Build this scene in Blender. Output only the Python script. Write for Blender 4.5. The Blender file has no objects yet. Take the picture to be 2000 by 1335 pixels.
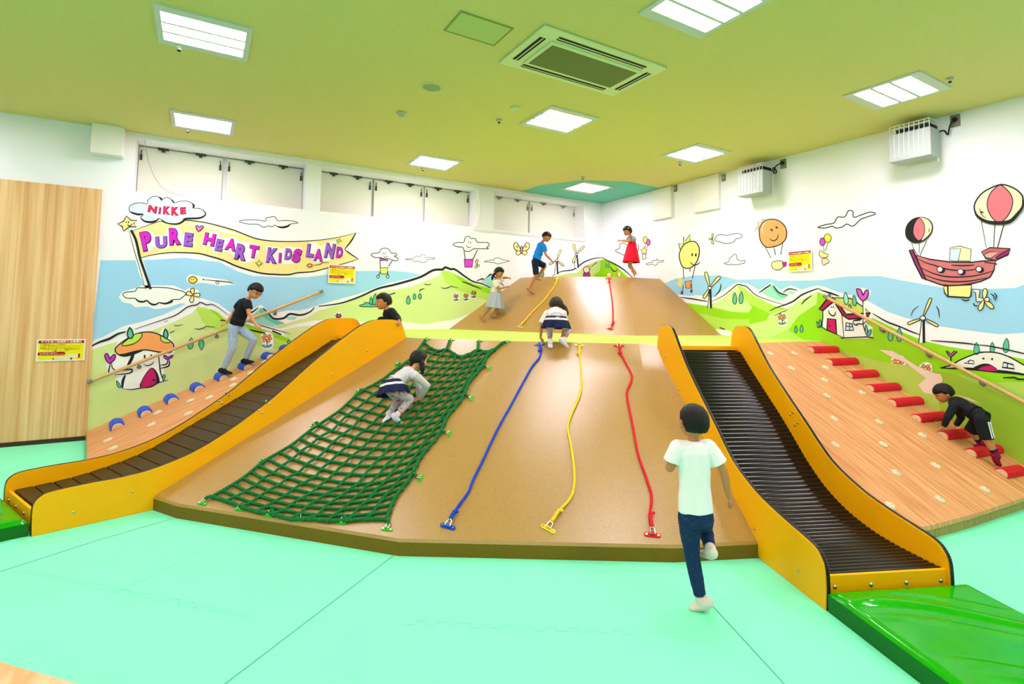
import bpy, bmesh, math, random
from mathutils import Vector as V, Matrix
random.seed(7)
SC = bpy.context.scene
COL = SC.collection

# ---------------------------------------------------------------- camera, world, exposure
FPX, PCX, PCY, EYE = 1026.0, 1000.0, 542.0, 1.48
YAW, PITCH, ROLL = math.radians(59.48), math.radians(3.63), math.radians(0.93)
CF = V((math.cos(YAW)*math.cos(PITCH), math.sin(YAW)*math.cos(PITCH), math.sin(PITCH)))
_rt = V((math.sin(YAW), -math.cos(YAW), 0)); _up = _rt.cross(CF)
CR = math.cos(ROLL)*_rt + math.sin(ROLL)*_up
CU = -math.sin(ROLL)*_rt + math.cos(ROLL)*_up
cam = bpy.data.cameras.new('camera'); camo = bpy.data.objects.new('camera', cam); COL.objects.link(camo)
camo.matrix_world = Matrix(((CR.x, CU.x, -CF.x, 0), (CR.y, CU.y, -CF.y, 0), (CR.z, CU.z, -CF.z, EYE), (0, 0, 0, 1)))
cam.sensor_width = 36; cam.sensor_fit = 'HORIZONTAL'; cam.lens = 36*FPX/2000
cam.shift_y = (PCY-667.5)/2000; cam.clip_start = 0.02
SC.camera = camo
w = bpy.data.worlds.new('world'); SC.world = w; w.use_nodes = True
w.node_tree.nodes['Background'].inputs[0].default_value = (1, 1, .97, 1)
w.node_tree.nodes['Background'].inputs[1].default_value = 0.25
vs = SC.view_settings
vs.view_transform = 'Standard'; vs.look = 'None'; vs.gamma = 1; vs.use_curve_mapping = False
vs.exposure = 0.85
LAMP = 27.0          # strength of the lit tubes of every ceiling luminaire

ROOM_X, ROOM_Y, CEIL, BACK_X, BACK_Y = 6.27, 7.4, 3.48, -5.0, -4.5
PLAT = 1.19; RIDGE = 2.03

# ---------------------------------------------------------------- pixel helpers (photo frame 2000 x 1335)
O = V((0, 0, EYE))
def ray(x, y): return ((x-PCX)*CR - (y-PCY)*CU + FPX*CF)/FPX
def onz(x, y, z): d = ray(x, y); return O + d*((z-EYE)/d.z)
def ony(x, y, Y=ROOM_Y): d = ray(x, y); return O + d*(Y/d.y)
def onx(x, y, X=ROOM_X): d = ray(x, y); return O + d*(X/d.x)
def proj(p): v = V(p)-O; z = v.dot(CF); return PCX+FPX*v.dot(CR)/z, PCY-FPX*v.dot(CU)/z

# ---------------------------------------------------------------- materials
def S(r, g, b):
    f = lambda c: (c/255/12.92 if c <= 10 else ((c/255+.055)/1.055)**2.4)
    return (f(r), f(g), f(b), 1)
MATS = {}
def mat(name, col, rough=.5, metal=0, spec=.2, noise=0, nscale=30, bump=0, bscale=200, emit=0, alpha=1, trans=0, coat=0, sub=0, stretch=None):
    if name in MATS: return MATS[name]
    m = bpy.data.materials.new(name); m.use_nodes = True; MATS[name] = m
    nt = m.node_tree; b = nt.nodes['Principled BSDF']
    b.inputs['Base Color'].default_value = col; b.inputs['Roughness'].default_value = rough
    b.inputs['Metallic'].default_value = metal; b.inputs['Specular IOR Level'].default_value = spec
    if alpha < 1: b.inputs['Alpha'].default_value = alpha
    if trans: b.inputs['Transmission Weight'].default_value = trans
    if coat: b.inputs['Coat Weight'].default_value = coat; b.inputs['Coat Roughness'].default_value = .08
    if sub: b.inputs['Subsurface Weight'].default_value = sub; b.inputs['Subsurface Radius'].default_value = (.02, .01, .006)
    if emit:
        b.inputs['Emission Color'].default_value = col; b.inputs['Emission Strength'].default_value = emit
    tc = nt.nodes.new('ShaderNodeTexCoord'); mp = nt.nodes.new('ShaderNodeMapping'); nt.links.new(tc.outputs['Object'], mp.inputs[0])
    if stretch: mp.inputs['Scale'].default_value = stretch
    if noise:
        n = nt.nodes.new('ShaderNodeTexNoise'); n.inputs['Scale'].default_value = nscale; n.inputs['Detail'].default_value = 4
        nt.links.new(mp.outputs[0], n.inputs[0])
        r = nt.nodes.new('ShaderNodeValToRGB'); r.color_ramp.elements[0].position = .3; r.color_ramp.elements[1].position = .7
        k0, k1 = 1-noise, 1+noise
        r.color_ramp.elements[0].color = tuple(min(1, c*k0) for c in col[:3])+(1,)
        r.color_ramp.elements[1].color = tuple(min(1, c*k1) for c in col[:3])+(1,)
        nt.links.new(n.outputs['Fac'], r.inputs[0]); nt.links.new(r.outputs[0], b.inputs['Base Color'])
    if bump:
        n = nt.nodes.new('ShaderNodeTexNoise'); n.inputs['Scale'].default_value = bscale
        nt.links.new(tc.outputs['Object'], n.inputs[0])
        bp = nt.nodes.new('ShaderNodeBump'); bp.inputs['Strength'].default_value = bump; bp.inputs['Distance'].default_value = .004
        nt.links.new(n.outputs['Fac'], bp.inputs['Height']); nt.links.new(bp.outputs[0], b.inputs['Normal'])
    return m
def wood(name, c0, c1, stretch, rough=.45, planks=None):
    if name in MATS: return MATS[name]
    m = mat(name, c0, rough)
    nt = m.node_tree; b = nt.nodes['Principled BSDF']; mp = [n for n in nt.nodes if n.type == 'MAPPING'][0]
    mp.inputs['Scale'].default_value = stretch
    n = nt.nodes.new('ShaderNodeTexNoise'); n.inputs['Scale'].default_value = 1; n.inputs['Detail'].default_value = 8; n.inputs['Distortion'].default_value = .4
    nt.links.new(mp.outputs[0], n.inputs[0])
    r = nt.nodes.new('ShaderNodeValToRGB'); r.color_ramp.elements[0].position = .36; r.color_ramp.elements[1].position = .64
    r.color_ramp.elements[0].color = c0; r.color_ramp.elements[1].color = c1
    nt.links.new(n.outputs['Fac'], r.inputs[0]); nt.links.new(r.outputs[0], b.inputs['Base Color'])
    return m
M_WALL = mat('wall_white', (.88, .85, .90, 1), .7, bump=.1, bscale=300)
M_CEIL = mat('ceiling_olive', (.68, .60, .22, 1), .85, noise=.03, nscale=60)  # even olive yellow base colour over the whole ceiling
M_TEAL = mat('ceiling_teal', (.16, .55, .42, 1), .85)
M_FLOOR = mat('foam_aqua', (.22, .88, .52, 1), .6, noise=.03, nscale=1.2, bump=.15, bscale=350)
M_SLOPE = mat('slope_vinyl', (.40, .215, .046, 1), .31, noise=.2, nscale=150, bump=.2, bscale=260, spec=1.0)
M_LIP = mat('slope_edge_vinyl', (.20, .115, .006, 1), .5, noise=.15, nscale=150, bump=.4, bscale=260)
M_PLAT = mat('platform_lime', (.50, .80, .10, 1), .6, noise=.04, nscale=40)
M_YEL = mat('panel_yellow', (1.0, .43, .0, 1), .42, noise=.03, nscale=90)
M_EDGE = mat('panel_edge', (.01, .01, .014, 1), .35)
M_ROLL = mat('roller_black', (.005, .004, .004, 1), .14, spec=.3)
M_BOLT = mat('steel', (.55, .55, .52, 1), .25, metal=1)
M_RAMP = wood('ramp_wood', S(198, 126, 74), S(230, 168, 114), (70, 2.5, 3))
M_RAMPL = wood('ramp_wood_left', S(198, 128, 78), S(228, 166, 114), (3, 70, 3))
M_PANELW = wood('wall_wood', S(216, 160, 104), S(238, 196, 146), (26, 30, .5), .5)
M_RAIL = mat('rail_wood', S(208, 168, 112), .45, noise=.08, nscale=60)
M_GREY = mat('rail_cap_grey', (.22, .21, .15, 1), .5)
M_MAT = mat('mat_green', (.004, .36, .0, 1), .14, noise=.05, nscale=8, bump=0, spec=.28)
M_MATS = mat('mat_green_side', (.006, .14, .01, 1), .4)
M_BLACK = mat('black', (.012, .011, .012, 1), .6)
M_DARK = mat('dark_metal', (.05, .05, .035, 1), .5)
M_CREAM = mat('door_cream', (.80, .77, .66, 1), .6)
M_TRIM = mat('trim_white', (.88, .83, .79, 1), .5)

# ---------------------------------------------------------------- mesh helpers
class MB:
    def __init__(s): s.v = []; s.f = []; s.m = []; s.mi = 0
    def face(s, idx): s.f.append(tuple(idx)); s.m.append(s.mi)
    def poly(s, pts):
        n = len(s.v); s.v += [tuple(p) for p in pts]; s.face(range(n, n+len(pts)))
    def box(s, c, d, R=None):
        n = len(s.v); c = V(c)
        for x in (-.5, .5):
            for y in (-.5, .5):
                for z in (-.5, .5):
                    p = V((x*d[0], y*d[1], z*d[2]))
                    s.v.append(tuple(c+(R @ p if R else p)))
        for q in ((0, 1, 3, 2), (4, 6, 7, 5), (0, 4, 5, 1), (2, 3, 7, 6), (0, 2, 6, 4), (1, 5, 7, 3)): s.face([n+i for i in q])
    def box2(s, a, b): s.box([(a[i]+b[i])/2 for i in range(3)], [abs(b[i]-a[i]) for i in range(3)])
    def prism(s, pts, ext):
        n = len(s.v); k = len(pts); ext = V(ext)
        s.v += [tuple(p) for p in pts] + [tuple(V(p)+ext) for p in pts]
        s.face(range(n, n+k)); s.face(range(n+2*k-1, n+k-1, -1))
        for i in range(k): j = (i+1) % k; s.face((n+i, n+k+i, n+k+j, n+j))
    def tube(s, path, r, seg=8, caps=True, closed=False, twist=None):
        path = [V(p) for p in path]; k = len(path); n = len(s.v)
        rr = r if isinstance(r, (list, tuple)) else [r]*k
        t0 = (path[1]-path[0]).normalized(); up = V((0, 0, 1)) if abs(t0.z) < .9 else V((1, 0, 0)); a = t0.cross(up).normalized(); L = 0
        for i in range(k):
            t = (path[(i+1) % k] - path[i-1]) if closed or 0 < i < k-1 else (path[1]-path[0] if i == 0 else path[-1]-path[-2])
            t.normalize(); a = (a - t*a.dot(t)).normalized(); b = t.cross(a)
            if i: L += (path[i]-path[i-1]).length
            for j in range(seg):
                an = 2*math.pi*j/seg; q = rr[i]
                if twist:
                    ph = an + 2*math.pi*L/twist[0]; q *= 1+twist[1]*math.cos(3*ph)
                    an = an
                s.v.append(tuple(path[i]+(a*math.cos(an)+b*math.sin(an))*q))
        for i in range(k if closed else k-1):
            i2 = (i+1) % k
            for j in range(seg):
                j2 = (j+1) % seg; s.face((n+i*seg+j, n+i*seg+j2, n+i2*seg+j2, n+i2*seg+j))
        if caps and not closed:
            s.face([n+j for j in range(seg)][::-1]); s.face([n+(k-1)*seg+j for j in range(seg)])
    def lathe(s, base, axis, prof, seg=16, ref=None):
        ax = V(axis).normalized(); up = V(ref) if ref else (V((0, 0, 1)) if abs(ax.z) < .9 else V((1, 0, 0)))
        a = ax.cross(up).normalized(); b = ax.cross(a); n = len(s.v); base = V(base)
        for (r, h) in prof:
            for j in range(seg):
                t = 2*math.pi*j/seg; s.v.append(tuple(base+ax*h+(a*math.cos(t)+b*math.sin(t))*max(r, 1e-5)))
        for i in range(len(prof)-1):
            for j in range(seg):
                j2 = (j+1) % seg; s.face((n+i*seg+j, n+(i+1)*seg+j, n+(i+1)*seg+j2, n+i*seg+j2))
        s.face([n+j for j in range(seg)][::-1]); s.face([n+(len(prof)-1)*seg+j for j in range(seg)])
    def ell(s, c, R, rad, nu=16, nv=10, th0=0, th1=math.pi):
        c = V(c); n = len(s.v)
        for i in range(nv+1):
            th = th0+(th1-th0)*i/nv
            for j in range(nu):
                ph = 2*math.pi*j/nu
                p = V((rad[0]*math.sin(th)*math.cos(ph), rad[1]*math.sin(th)*math.sin(ph), rad[2]*math.cos(th)))
                s.v.append(tuple(c+(R @ p if R else p)))
        for i in range(nv):
            for j in range(nu):
                j2 = (j+1) % nu; s.face((n+i*nu+j, n+(i+1)*nu+j, n+(i+1)*nu+j2, n+i*nu+j2))
    def build(s, name, mats, parent=None, smooth=False, bevel=0, loc=None, fix=True):
        me = bpy.data.meshes.new(name)
        off = V(loc) if loc else V((0, 0, 0))
        me.from_pydata([tuple(V(p)-off) for p in s.v], [], s.f)
        mats = mats if isinstance(mats, (list, tuple)) else [mats]
        for m in mats: me.materials.append(m)
        for p, i in zip(me.polygons, s.m): p.material_index = min(i, len(mats)-1)
        if fix:
            bm = bmesh.new(); bm.from_mesh(me); bmesh.ops.remove_doubles(bm, verts=bm.verts, dist=1e-6)
            bmesh.ops.recalc_face_normals(bm, faces=bm.faces); bm.to_mesh(me); bm.free()
        if smooth:
            for p in me.polygons: p.use_smooth = True
            try: me.set_sharp_from_angle(angle=math.radians(50 if smooth is True else smooth))
            except Exception: pass
        o = bpy.data.objects.new(name, me); COL.objects.link(o); o.location = off
        if parent: o.parent = parent; o.matrix_parent_inverse = parent_inv(parent)
        if bevel:
            b = o.modifiers.new('bevel', 'BEVEL'); b.width = bevel; b.segments = 2; b.limit_method = 'ANGLE'; b.angle_limit = math.radians(40)
        return o
def parent_inv(p):
    m = p.matrix_basis.copy()
    if p.parent: m = parent_world(p.parent) @ m if False else m
    q = p.parent
    M = p.matrix_basis.copy()
    if q: M = q.matrix_basis @ p.matrix_parent_inverse @ p.matrix_basis
    return M.inverted()
def thing(name, label, cat, loc, group=None, rot=None):
    o = bpy.data.objects.new(name, None); COL.objects.link(o); o.location = loc; o.empty_display_size = .05
    if rot: o.rotation_euler = rot
    return tag(o, label, cat, group)
def tag(o, label=None, cat=None, group=None, kind=None):
    if label: o['label'] = label
    if cat: o['category'] = cat
    if group: o['group'] = group
    if kind: o['kind'] = kind
    return o
def struct(o, label=None, cat=None): return tag(o, label, cat, kind='structure')
def catmull(P, n=6, closed=False):
    P = [V(p) for p in P]; out = []; k = len(P)
    if k < 3: return P
    for i in range(k if closed else k-1):
        g = lambda j: P[j % k] if closed else P[max(0, min(k-1, j))]
        p0, p1, p2, p3 = g(i-1), g(i), g(i+1), g(i+2)
        for t in range(n):
            t /= n
            out.append(.5*((2*p1)+(p2-p0)*t+(2*p0-5*p1+4*p2-p3)*t*t+(3*p1-p0-3*p2+p3)*t**3))
    if not closed: out.append(P[-1])
    return out
def interp(L, x):
    if x <= L[0][0]: return L[0][1]
    for (a, b), (c, d) in zip(L, L[1:]):
        if x <= c: return b+(d-b)*(x-a)/(c-a)
    return L[-1][1]
def rot_to(z, x=None):
    z = V(z).normalized(); x = V(x) if x is not None else (V((1, 0, 0)) if abs(z.x) < .9 else V((0, 1, 0)))
    y = z.cross(x).normalized(); x = y.cross(z)
    return Matrix((x, y, z)).transposed()
ORD = ['first', 'second', 'third', 'fourth', 'fifth', 'sixth', 'seventh', 'eighth', 'ninth', 'tenth', 'eleventh']
# ================================================================ ROOM
DOOR_Y = ROOM_Y+.30; FACE_Z = 3.415; LEDGE = 2.79
b = MB(); b.poly([(BACK_X, BACK_Y, 0), (ROOM_X, BACK_Y, 0), (ROOM_X, ROOM_Y, 0), (BACK_X, ROOM_Y, 0)])
floor = struct(b.build('floor', M_FLOOR), 'aqua interlocking foam mat floor')
# seams of the foam mats
M_SEAM = mat('mat_seam', (.08, .45, .33, 1), .7)
b = MB()
def strip(b, pts, w, z=.0015):
    for p, q in zip(pts, pts[1:]):
        d = (q-p); d.z = 0
        if d.length < 1e-5: continue
        n = V((-d.y, d.x, 0)).normalized()*w/2
        b.poly([(p+n).to_tuple()[:2]+(z,), (p-n).to_tuple()[:2]+(z,), (q-n).to_tuple()[:2]+(z,), (q+n).to_tuple()[:2]+(z,)])
for L in ([(1380, 1170), (1560, 1366)], [(345, 1010), (200, 1052), (0, 1116)], [(768, 1085), (420, 1350)], [(0, 1115), (-200, 1190)]):
    strip(b, [onz(x, y, 0) for x, y in L], .006)
seam = b.build('mat_seam', M_SEAM, floor)
def jig(b, p, q, step=.05, amp=.016):
    d = q-p; n = int(d.length/step); t = d/n; s = V((-t.y, t.x, 0)).normalized()*amp; pts = []
    for i in range(n):
        o = s if i % 2 else -s
        pts += [p+t*(i+.12)+o, p+t*(i+.88)+o]
    strip(b, pts, .0035)
b = MB()
for L in ([(30, 1112), (500, 1205)], [(790, 1215), (1240, 1235)], [(200, 1170), (420, 1065)]):
    jig(b, onz(*L[0], 0), onz(*L[1], 0))
b.build('jigsaw_joint', mat('jigsaw_joint', (.19, .81, .57, 1), .7), floor)

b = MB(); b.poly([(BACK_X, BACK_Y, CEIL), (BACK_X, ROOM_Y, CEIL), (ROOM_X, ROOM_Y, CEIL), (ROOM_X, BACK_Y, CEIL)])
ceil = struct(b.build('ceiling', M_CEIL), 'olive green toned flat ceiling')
b = MB(); z = CEIL-.002
b.poly([(4.52, ROOM_Y, z), (ROOM_X, ROOM_Y, z), (ROOM_X, 5.95, z), (5.53, 5.92, z), (4.86, 6.28, z), (4.53, 6.9, z)])
b.build('teal_paint', M_TEAL, ceil)

# left wall with a recessed strip of folding doors high up
b = MB(); y0 = ROOM_Y; y1 = ROOM_Y+.5
b.box2((BACK_X, y0, 0), (ROOM_X, y1, LEDGE))                     # lower partition
b.box2((BACK_X, y0, LEDGE), (-.74, y1, CEIL))                    # plain upper part on the left
b.box2((1.14, y0+.02, LEDGE), (1.33, y1, FACE_Z))                # column between bays
b.box2((3.70, y0+.02, LEDGE), (4.02, y1, FACE_Z))
b.box2((5.86, y0, LEDGE), (ROOM_X, y1, CEIL))
b.box2((-.74, y0, FACE_Z), (5.86, y1, CEIL))                     # lintel
b.box2((-.74, DOOR_Y+.05, LEDGE), (5.86, y1, FACE_Z))
wall_l = struct(b.build('wall_left', M_WALL), 'long white left wall with mural and timber panel')
b = MB(); b.box2((ROOM_X, BACK_Y, 0), (ROOM_X+.2, ROOM_Y+.5, CEIL))
wall_r = struct(b.build('wall_right', M_WALL), 'white right wall with mural')
b = MB(); b.box2((BACK_X-.2, BACK_Y, 0), (BACK_X, ROOM_Y+.5, CEIL)); struct(b.build('wall_back', M_WALL), 'white wall far left')
b = MB(); b.box2((BACK_X, BACK_Y-.2, 0), (ROOM_X, BACK_Y, CEIL)); struct(b.build('wall_front', M_WALL), 'white wall behind the camera')
b = MB(); b.box2((BACK_X, ROOM_Y-.02, .045), (-1.02, ROOM_Y, 2.77))
tag(b.build('timber_wall_panel', M_PANELW), 'tall pale timber veneer panel on the wall left of the mural', 'wall panel')
b = MB(); b.box2((BACK_X, ROOM_Y-.03, 0), (-1.03, ROOM_Y, .045)); struct(b.build('baseboard_left', mat('skirting_brown', (.05, .03, .015, 1), .5)), 'thin dark brown skirting')
# boxed duct under the ceiling
b = MB(); b.box2((-1.13, ROOM_Y-.15, 3.15), (-.84, ROOM_Y, CEIL)); tag(b.build('duct_box', M_TRIM, bevel=.004), 'cream boxed duct under the ceiling above the timber panel', 'duct box')
# folding doors
def door(x0, x1, n, n_label):
    w_ = MB(); t = thing('folding_door', n_label, 'door', ((x0+x1)/2, DOOR_Y, LEDGE), 'folding doors in the high recess')
    w_.box2((x0+.006, DOOR_Y, LEDGE), (x1-.006, DOOR_Y+.035, FACE_Z-.015)); w_.build('door_leaf', M_CREAM, t)
    for fx in (.28, .72):
        if n == 0: break
        cx = x0+(x1-x0)*fx
        k = MB(); k.box2((cx-.055, DOOR_Y-.045, FACE_Z-.03), (cx+.055, DOOR_Y-.0, FACE_Z-.008)); k.box2((cx-.018, DOOR_Y-.03, FACE_Z-.055), (cx+.018, DOOR_Y, FACE_Z-.03))
        k.build('roller_hanger', M_DARK, t, bevel=.004)
    for hx in (x0+.03, x1-.03):
        k = MB(); k.tube([(hx, DOOR_Y-.012, FACE_Z-.06), (hx, DOOR_Y-.012, FACE_Z-.12)], .006, 6); k.box2((hx-.012, DOOR_Y-.02, FACE_Z-.18), (hx+.012, DOOR_Y, FACE_Z-.115))
        k.build('flush_bolt', M_DARK, t)
bx = [(-.74, .16), (.2, 1.14), (1.33, 2.1), (2.13, 2.9), (2.93, 3.70), (4.02, 4.85), (4.88, 5.86)]
dl = ['cream folding door nearest the boxed duct', 'cream folding door just left of the white column', 'cream folding door just right of the white column',
      'cream folding door in the middle of the three leaf bay', 'cream folding door beside the white safety net', 'left cream folding door behind the safety net', 'right cream folding door behind the safety net']
for (a, c), l in zip(bx, dl): door(a, c, 1, l)
b = MB(); b.box2((-.74, DOOR_Y-.05, FACE_Z-.008), (5.86, DOOR_Y-.02, FACE_Z)); struct(b.build('trim_1', M_CREAM), 'door track under the lintel')
# pale cable hanging in the first bay
b = MB(); pts = [ony(283, 268, ROOM_Y+.03), ony(285, 290, ROOM_Y+.03), ony(293, 325, ROOM_Y+.02), ony(308, 355, ROOM_Y-.01), ony(328, 374, ROOM_Y-.02), ony(362, 384, ROOM_Y-.02)]
b.tube(catmull(pts, 5), .003, 5); tag(b.build('hanging_wire', mat('wire_grey', (.4, .38, .3, 1), .5), smooth=True), 'thin grey wire hanging loosely in the first door bay', 'wire')
# safety net over the far bay
b = MB(); X0, X1, Z0, Z1, yy = 3.70, 5.82, 2.79, 3.44, ROOM_Y-.03
n = 70
for i in range(n+1):
    x = X0+(X1-X0)*i/n + 0.0; b.box2((x-.0012, yy-.001, Z0), (x+.0012, yy+.001, Z1))
for j in range(23):
    z = Z0+(Z1-Z0)*j/22; b.box2((X0, yy-.001, z-.0012), (X1, yy+.001, z+.0012))
t = thing('safety_net', 'white fine mesh safety net hung over the far folding doors', 'net', (X0, yy, Z0))
b.build('net_mesh', mat('net_white', (.85, .84, .75, 1), .7), t)
b = MB(); b.tube(catmull([ony(932, 362, yy), ony(935, 395, yy), ony(934, 420, yy), ony(925, 446, yy)], 4), .009, 8)
b.tube([ony(925, 446, yy), ony(1030, 457, yy), ony(1143, 469, yy)], .008, 8); b.tube([ony(1143, 469, yy), ony(1140, 395, yy)], .007, 8); b.tube([ony(932, 362, yy), ony(1140, 394, yy)], .006, 8)
b.build('net_border', mat('net_white', (.85, .84, .75, 1), .7), t, smooth=True)

# ---- ceiling luminaires
M_LIT = mat('lamp_glow', (.99, .885, 1.0, 1), .5, emit=LAMP); M_FRAME = mat('lamp_frame', (.62, .63, .60, 1), .5)
lamps = [(-.07, 4.41, 'square three tube ceiling light nearest the upper left corner'), (-.07, 6.6, 'square three tube ceiling light above the banner, left of centre'),
         (3.14, 4.41, 'square three tube ceiling light right in front of the air conditioner'), (2.64, 6.62, 'square three tube ceiling light nearest the long row of folding doors'),
         (5.22, 2.2, 'square three tube ceiling light above the right fan heater'), (5.23, 4.41, 'square three tube ceiling light above the left fan heater'),
         (5.26, 6.58, 'square three tube ceiling light inside the teal painted corner'), (2.72, 2.2, 'large looking square ceiling light cut off by the top edge of the photo')]
hid = [(x, y, None) for x in (-2.8, -.07, 2.65, 5.2) for y in (0, -2.3)] + [(-2.8, 2.2, None), (-2.8, 4.4, None), (-.07, 2.2, None), (-2.8, 6.6, None)]
lp = None
for x, y, lab in lamps+hid:
    t = thing('ceiling_light', lab or 'square three tube ceiling light outside the photo', 'ceiling light', (x, y, CEIL), 'square three tube ceiling lights')
    if lp is None:
        fr = MB(); z = CEIL-.012
        for a, c in (((-.3, -.3), (.3, -.22)), ((-.3, .22), (.3, .3)), ((-.3, -.22), (-.262, .22)), ((.262, -.22), (.3, .22))):
            fr.box2((x+a[0], y+a[1], z), (x+c[0], y+c[1], CEIL))
        for yy_ in (-.0735, .0735): fr.box2((x-.262, y+yy_-.013, z-.004), (x+.262, y+yy_+.013, CEIL))
        f_ = fr.build('frame', M_FRAME, t)
        li = []
        for k in (-1, 0, 1):
            m_ = MB(); m_.box2((x-.26, y+k*.147-.058, z+.002), (x+.26, y+k*.147+.058, CEIL-.001)); li.append(m_.build('tube', M_LIT, t))
        lp = (t, [f_]+li)
    else:
        for o in lp[1]:
            c = o.copy(); COL.objects.link(c); c.parent = t; c.matrix_parent_inverse = lp[0].matrix_basis.inverted(); c.location = o.location
# ---- air conditioner cassette
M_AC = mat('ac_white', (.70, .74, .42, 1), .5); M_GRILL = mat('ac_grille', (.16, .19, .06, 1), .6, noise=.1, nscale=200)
t = thing('air_conditioner', 'ceiling cassette air conditioner with grey green grille', 'air conditioner', (2.57, 3.26, CEIL))
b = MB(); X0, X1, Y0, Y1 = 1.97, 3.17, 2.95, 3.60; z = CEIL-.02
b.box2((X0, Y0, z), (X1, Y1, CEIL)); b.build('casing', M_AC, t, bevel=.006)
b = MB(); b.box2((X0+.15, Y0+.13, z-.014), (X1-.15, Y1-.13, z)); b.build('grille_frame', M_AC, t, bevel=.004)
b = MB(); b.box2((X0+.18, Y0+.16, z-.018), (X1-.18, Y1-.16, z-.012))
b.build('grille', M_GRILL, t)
for (a, c) in (((X0+.17, Y0+.055), (X1-.17, Y0+.10)), ((X0+.17, Y1-.10), (X1-.17, Y1-.055)), ((X0+.05, Y0+.13), (X0+.10, Y1-.13)), ((X1-.10, Y0+.13), (X1-.05, Y1-.13))):
    b = MB(); b.box2((a[0], a[1], z-.003), (c[0], c[1], z+.001)); v_ = b.build('air_slot', M_BLACK, t)
    b = MB()
    if c[0]-a[0] > .3: b.box2((a[0], (a[1]+c[1])/2-.004, z-.006), (c[0], (a[1]+c[1])/2+.004, z-.002))
    else: b.box2(((a[0]+c[0])/2-.004, a[1], z-.006), ((a[0]+c[0])/2+.004, c[1], z-.002))
    b.build('vane', M_AC, v_)
# ---- hatch, speaker, detectors, sprinklers
b = MB(); P = [onz(x, y, CEIL) for x, y in ((902, 21), (1000, 52), (966, 90), (867, 55))]; xs = [p.x for p in P]; ys = [p.y for p in P]
x0, x1, y0, y1 = min(xs)+.02, max(xs)-.02, min(ys)+.02, max(ys)-.02
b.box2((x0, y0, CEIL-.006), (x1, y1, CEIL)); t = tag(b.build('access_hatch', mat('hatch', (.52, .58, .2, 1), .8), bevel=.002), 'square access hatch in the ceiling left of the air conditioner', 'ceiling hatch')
b = MB()
for a, c in (((x0-.012, y0-.012), (x1+.012, y0)), ((x0-.012, y1), (x1+.012, y1+.012)), ((x0-.012, y0), (x0, y1)), ((x1, y0), (x1+.012, y1))): b.box2((a[0], a[1], CEIL-.008), (c[0], c[1], CEIL))
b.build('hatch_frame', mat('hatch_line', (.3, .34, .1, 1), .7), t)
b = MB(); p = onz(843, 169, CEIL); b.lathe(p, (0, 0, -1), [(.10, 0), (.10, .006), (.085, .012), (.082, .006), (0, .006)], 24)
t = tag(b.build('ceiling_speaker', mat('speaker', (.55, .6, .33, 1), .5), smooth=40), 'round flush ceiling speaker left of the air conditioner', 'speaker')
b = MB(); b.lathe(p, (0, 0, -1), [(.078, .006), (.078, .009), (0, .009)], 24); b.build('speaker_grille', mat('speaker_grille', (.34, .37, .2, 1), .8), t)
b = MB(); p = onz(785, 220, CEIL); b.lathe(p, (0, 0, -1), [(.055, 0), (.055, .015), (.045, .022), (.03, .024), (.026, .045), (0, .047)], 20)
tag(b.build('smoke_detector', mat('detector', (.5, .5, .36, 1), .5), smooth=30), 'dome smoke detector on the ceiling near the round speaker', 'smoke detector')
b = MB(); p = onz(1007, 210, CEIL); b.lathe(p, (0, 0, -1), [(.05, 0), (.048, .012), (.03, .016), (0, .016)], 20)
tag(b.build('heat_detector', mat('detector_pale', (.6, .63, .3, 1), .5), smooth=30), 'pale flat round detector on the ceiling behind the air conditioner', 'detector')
for (x, y), l in (((975, 233), 'small sprinkler head below the air conditioner'), ((350, 90), 'small sprinkler head by the upper left light'), ((1855, 152), 'small sprinkler head by the rightmost light'),
                  ((367, 252), 'small sprinkler head by the light above the banner'), ((1138, 345), 'small sprinkler head by the teal ceiling corner'), ((826, 328), 'small sprinkler head by the light near the folding doors'), ((1328, 317), 'small sprinkler head by the light above the left fan heater')):
    p = onz(x, y, CEIL); b = MB(); b.lathe(p, (0, 0, -1), [(.028, 0), (.028, .02), (.015, .024), (.012, .03), (0, .03)], 14)
    t = tag(b.build('sprinkler_head', mat('detector', (.5, .5, .36, 1), .5), smooth=30), l, 'sprinkler', 'ceiling sprinkler heads')
    b = MB(); b.lathe(p, (0, 0, -1), [(.01, .03), (.014, .04), (0, .042)], 10); b.build('deflector', M_BLACK, t)

# ---- right wall: flat boards, switches, fan heaters
for (x0, y0, x1, y1), l in (((5.725, 2.98, 6.125, 3.47), 'white board high on the right wall nearest the room corner'), ((4.84, 2.975, 5.278, 3.475), 'white board high on the right wall beside the left fan heater')):
    b = MB(); b.box2((ROOM_X-.05, x0, y0), (ROOM_X, x1, y1)); tag(b.build('wall_board', M_TRIM, bevel=.003), l, 'wall board', 'white boards high on the right wall')
for i, (px, l) in enumerate((((1320, 368), 'small grey switch plate beside the board nearest the corner'), ((1414, 347), 'small grey switch plate between a white board and the left fan heater'))):
    p = onx(px[0], px[1], ROOM_X); b = MB(); b.box2((ROOM_X-.012, p.y-.03, p.z-.05), (ROOM_X, p.y+.03, p.z+.05)); t = tag(b.build('switch_plate', M_GREY, bevel=.002), l, 'switch plate', 'grey plates on the right wall')
    b = MB(); b.box2((ROOM_X-.018, p.y-.008, p.z-.012), (ROOM_X-.012, p.y+.008, p.z+.012)); b.build('switch', M_TRIM, t)
M_MESH = mat('fan_mesh', (.42, .44, .43, 1), .5, noise=.12, nscale=220)
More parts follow.
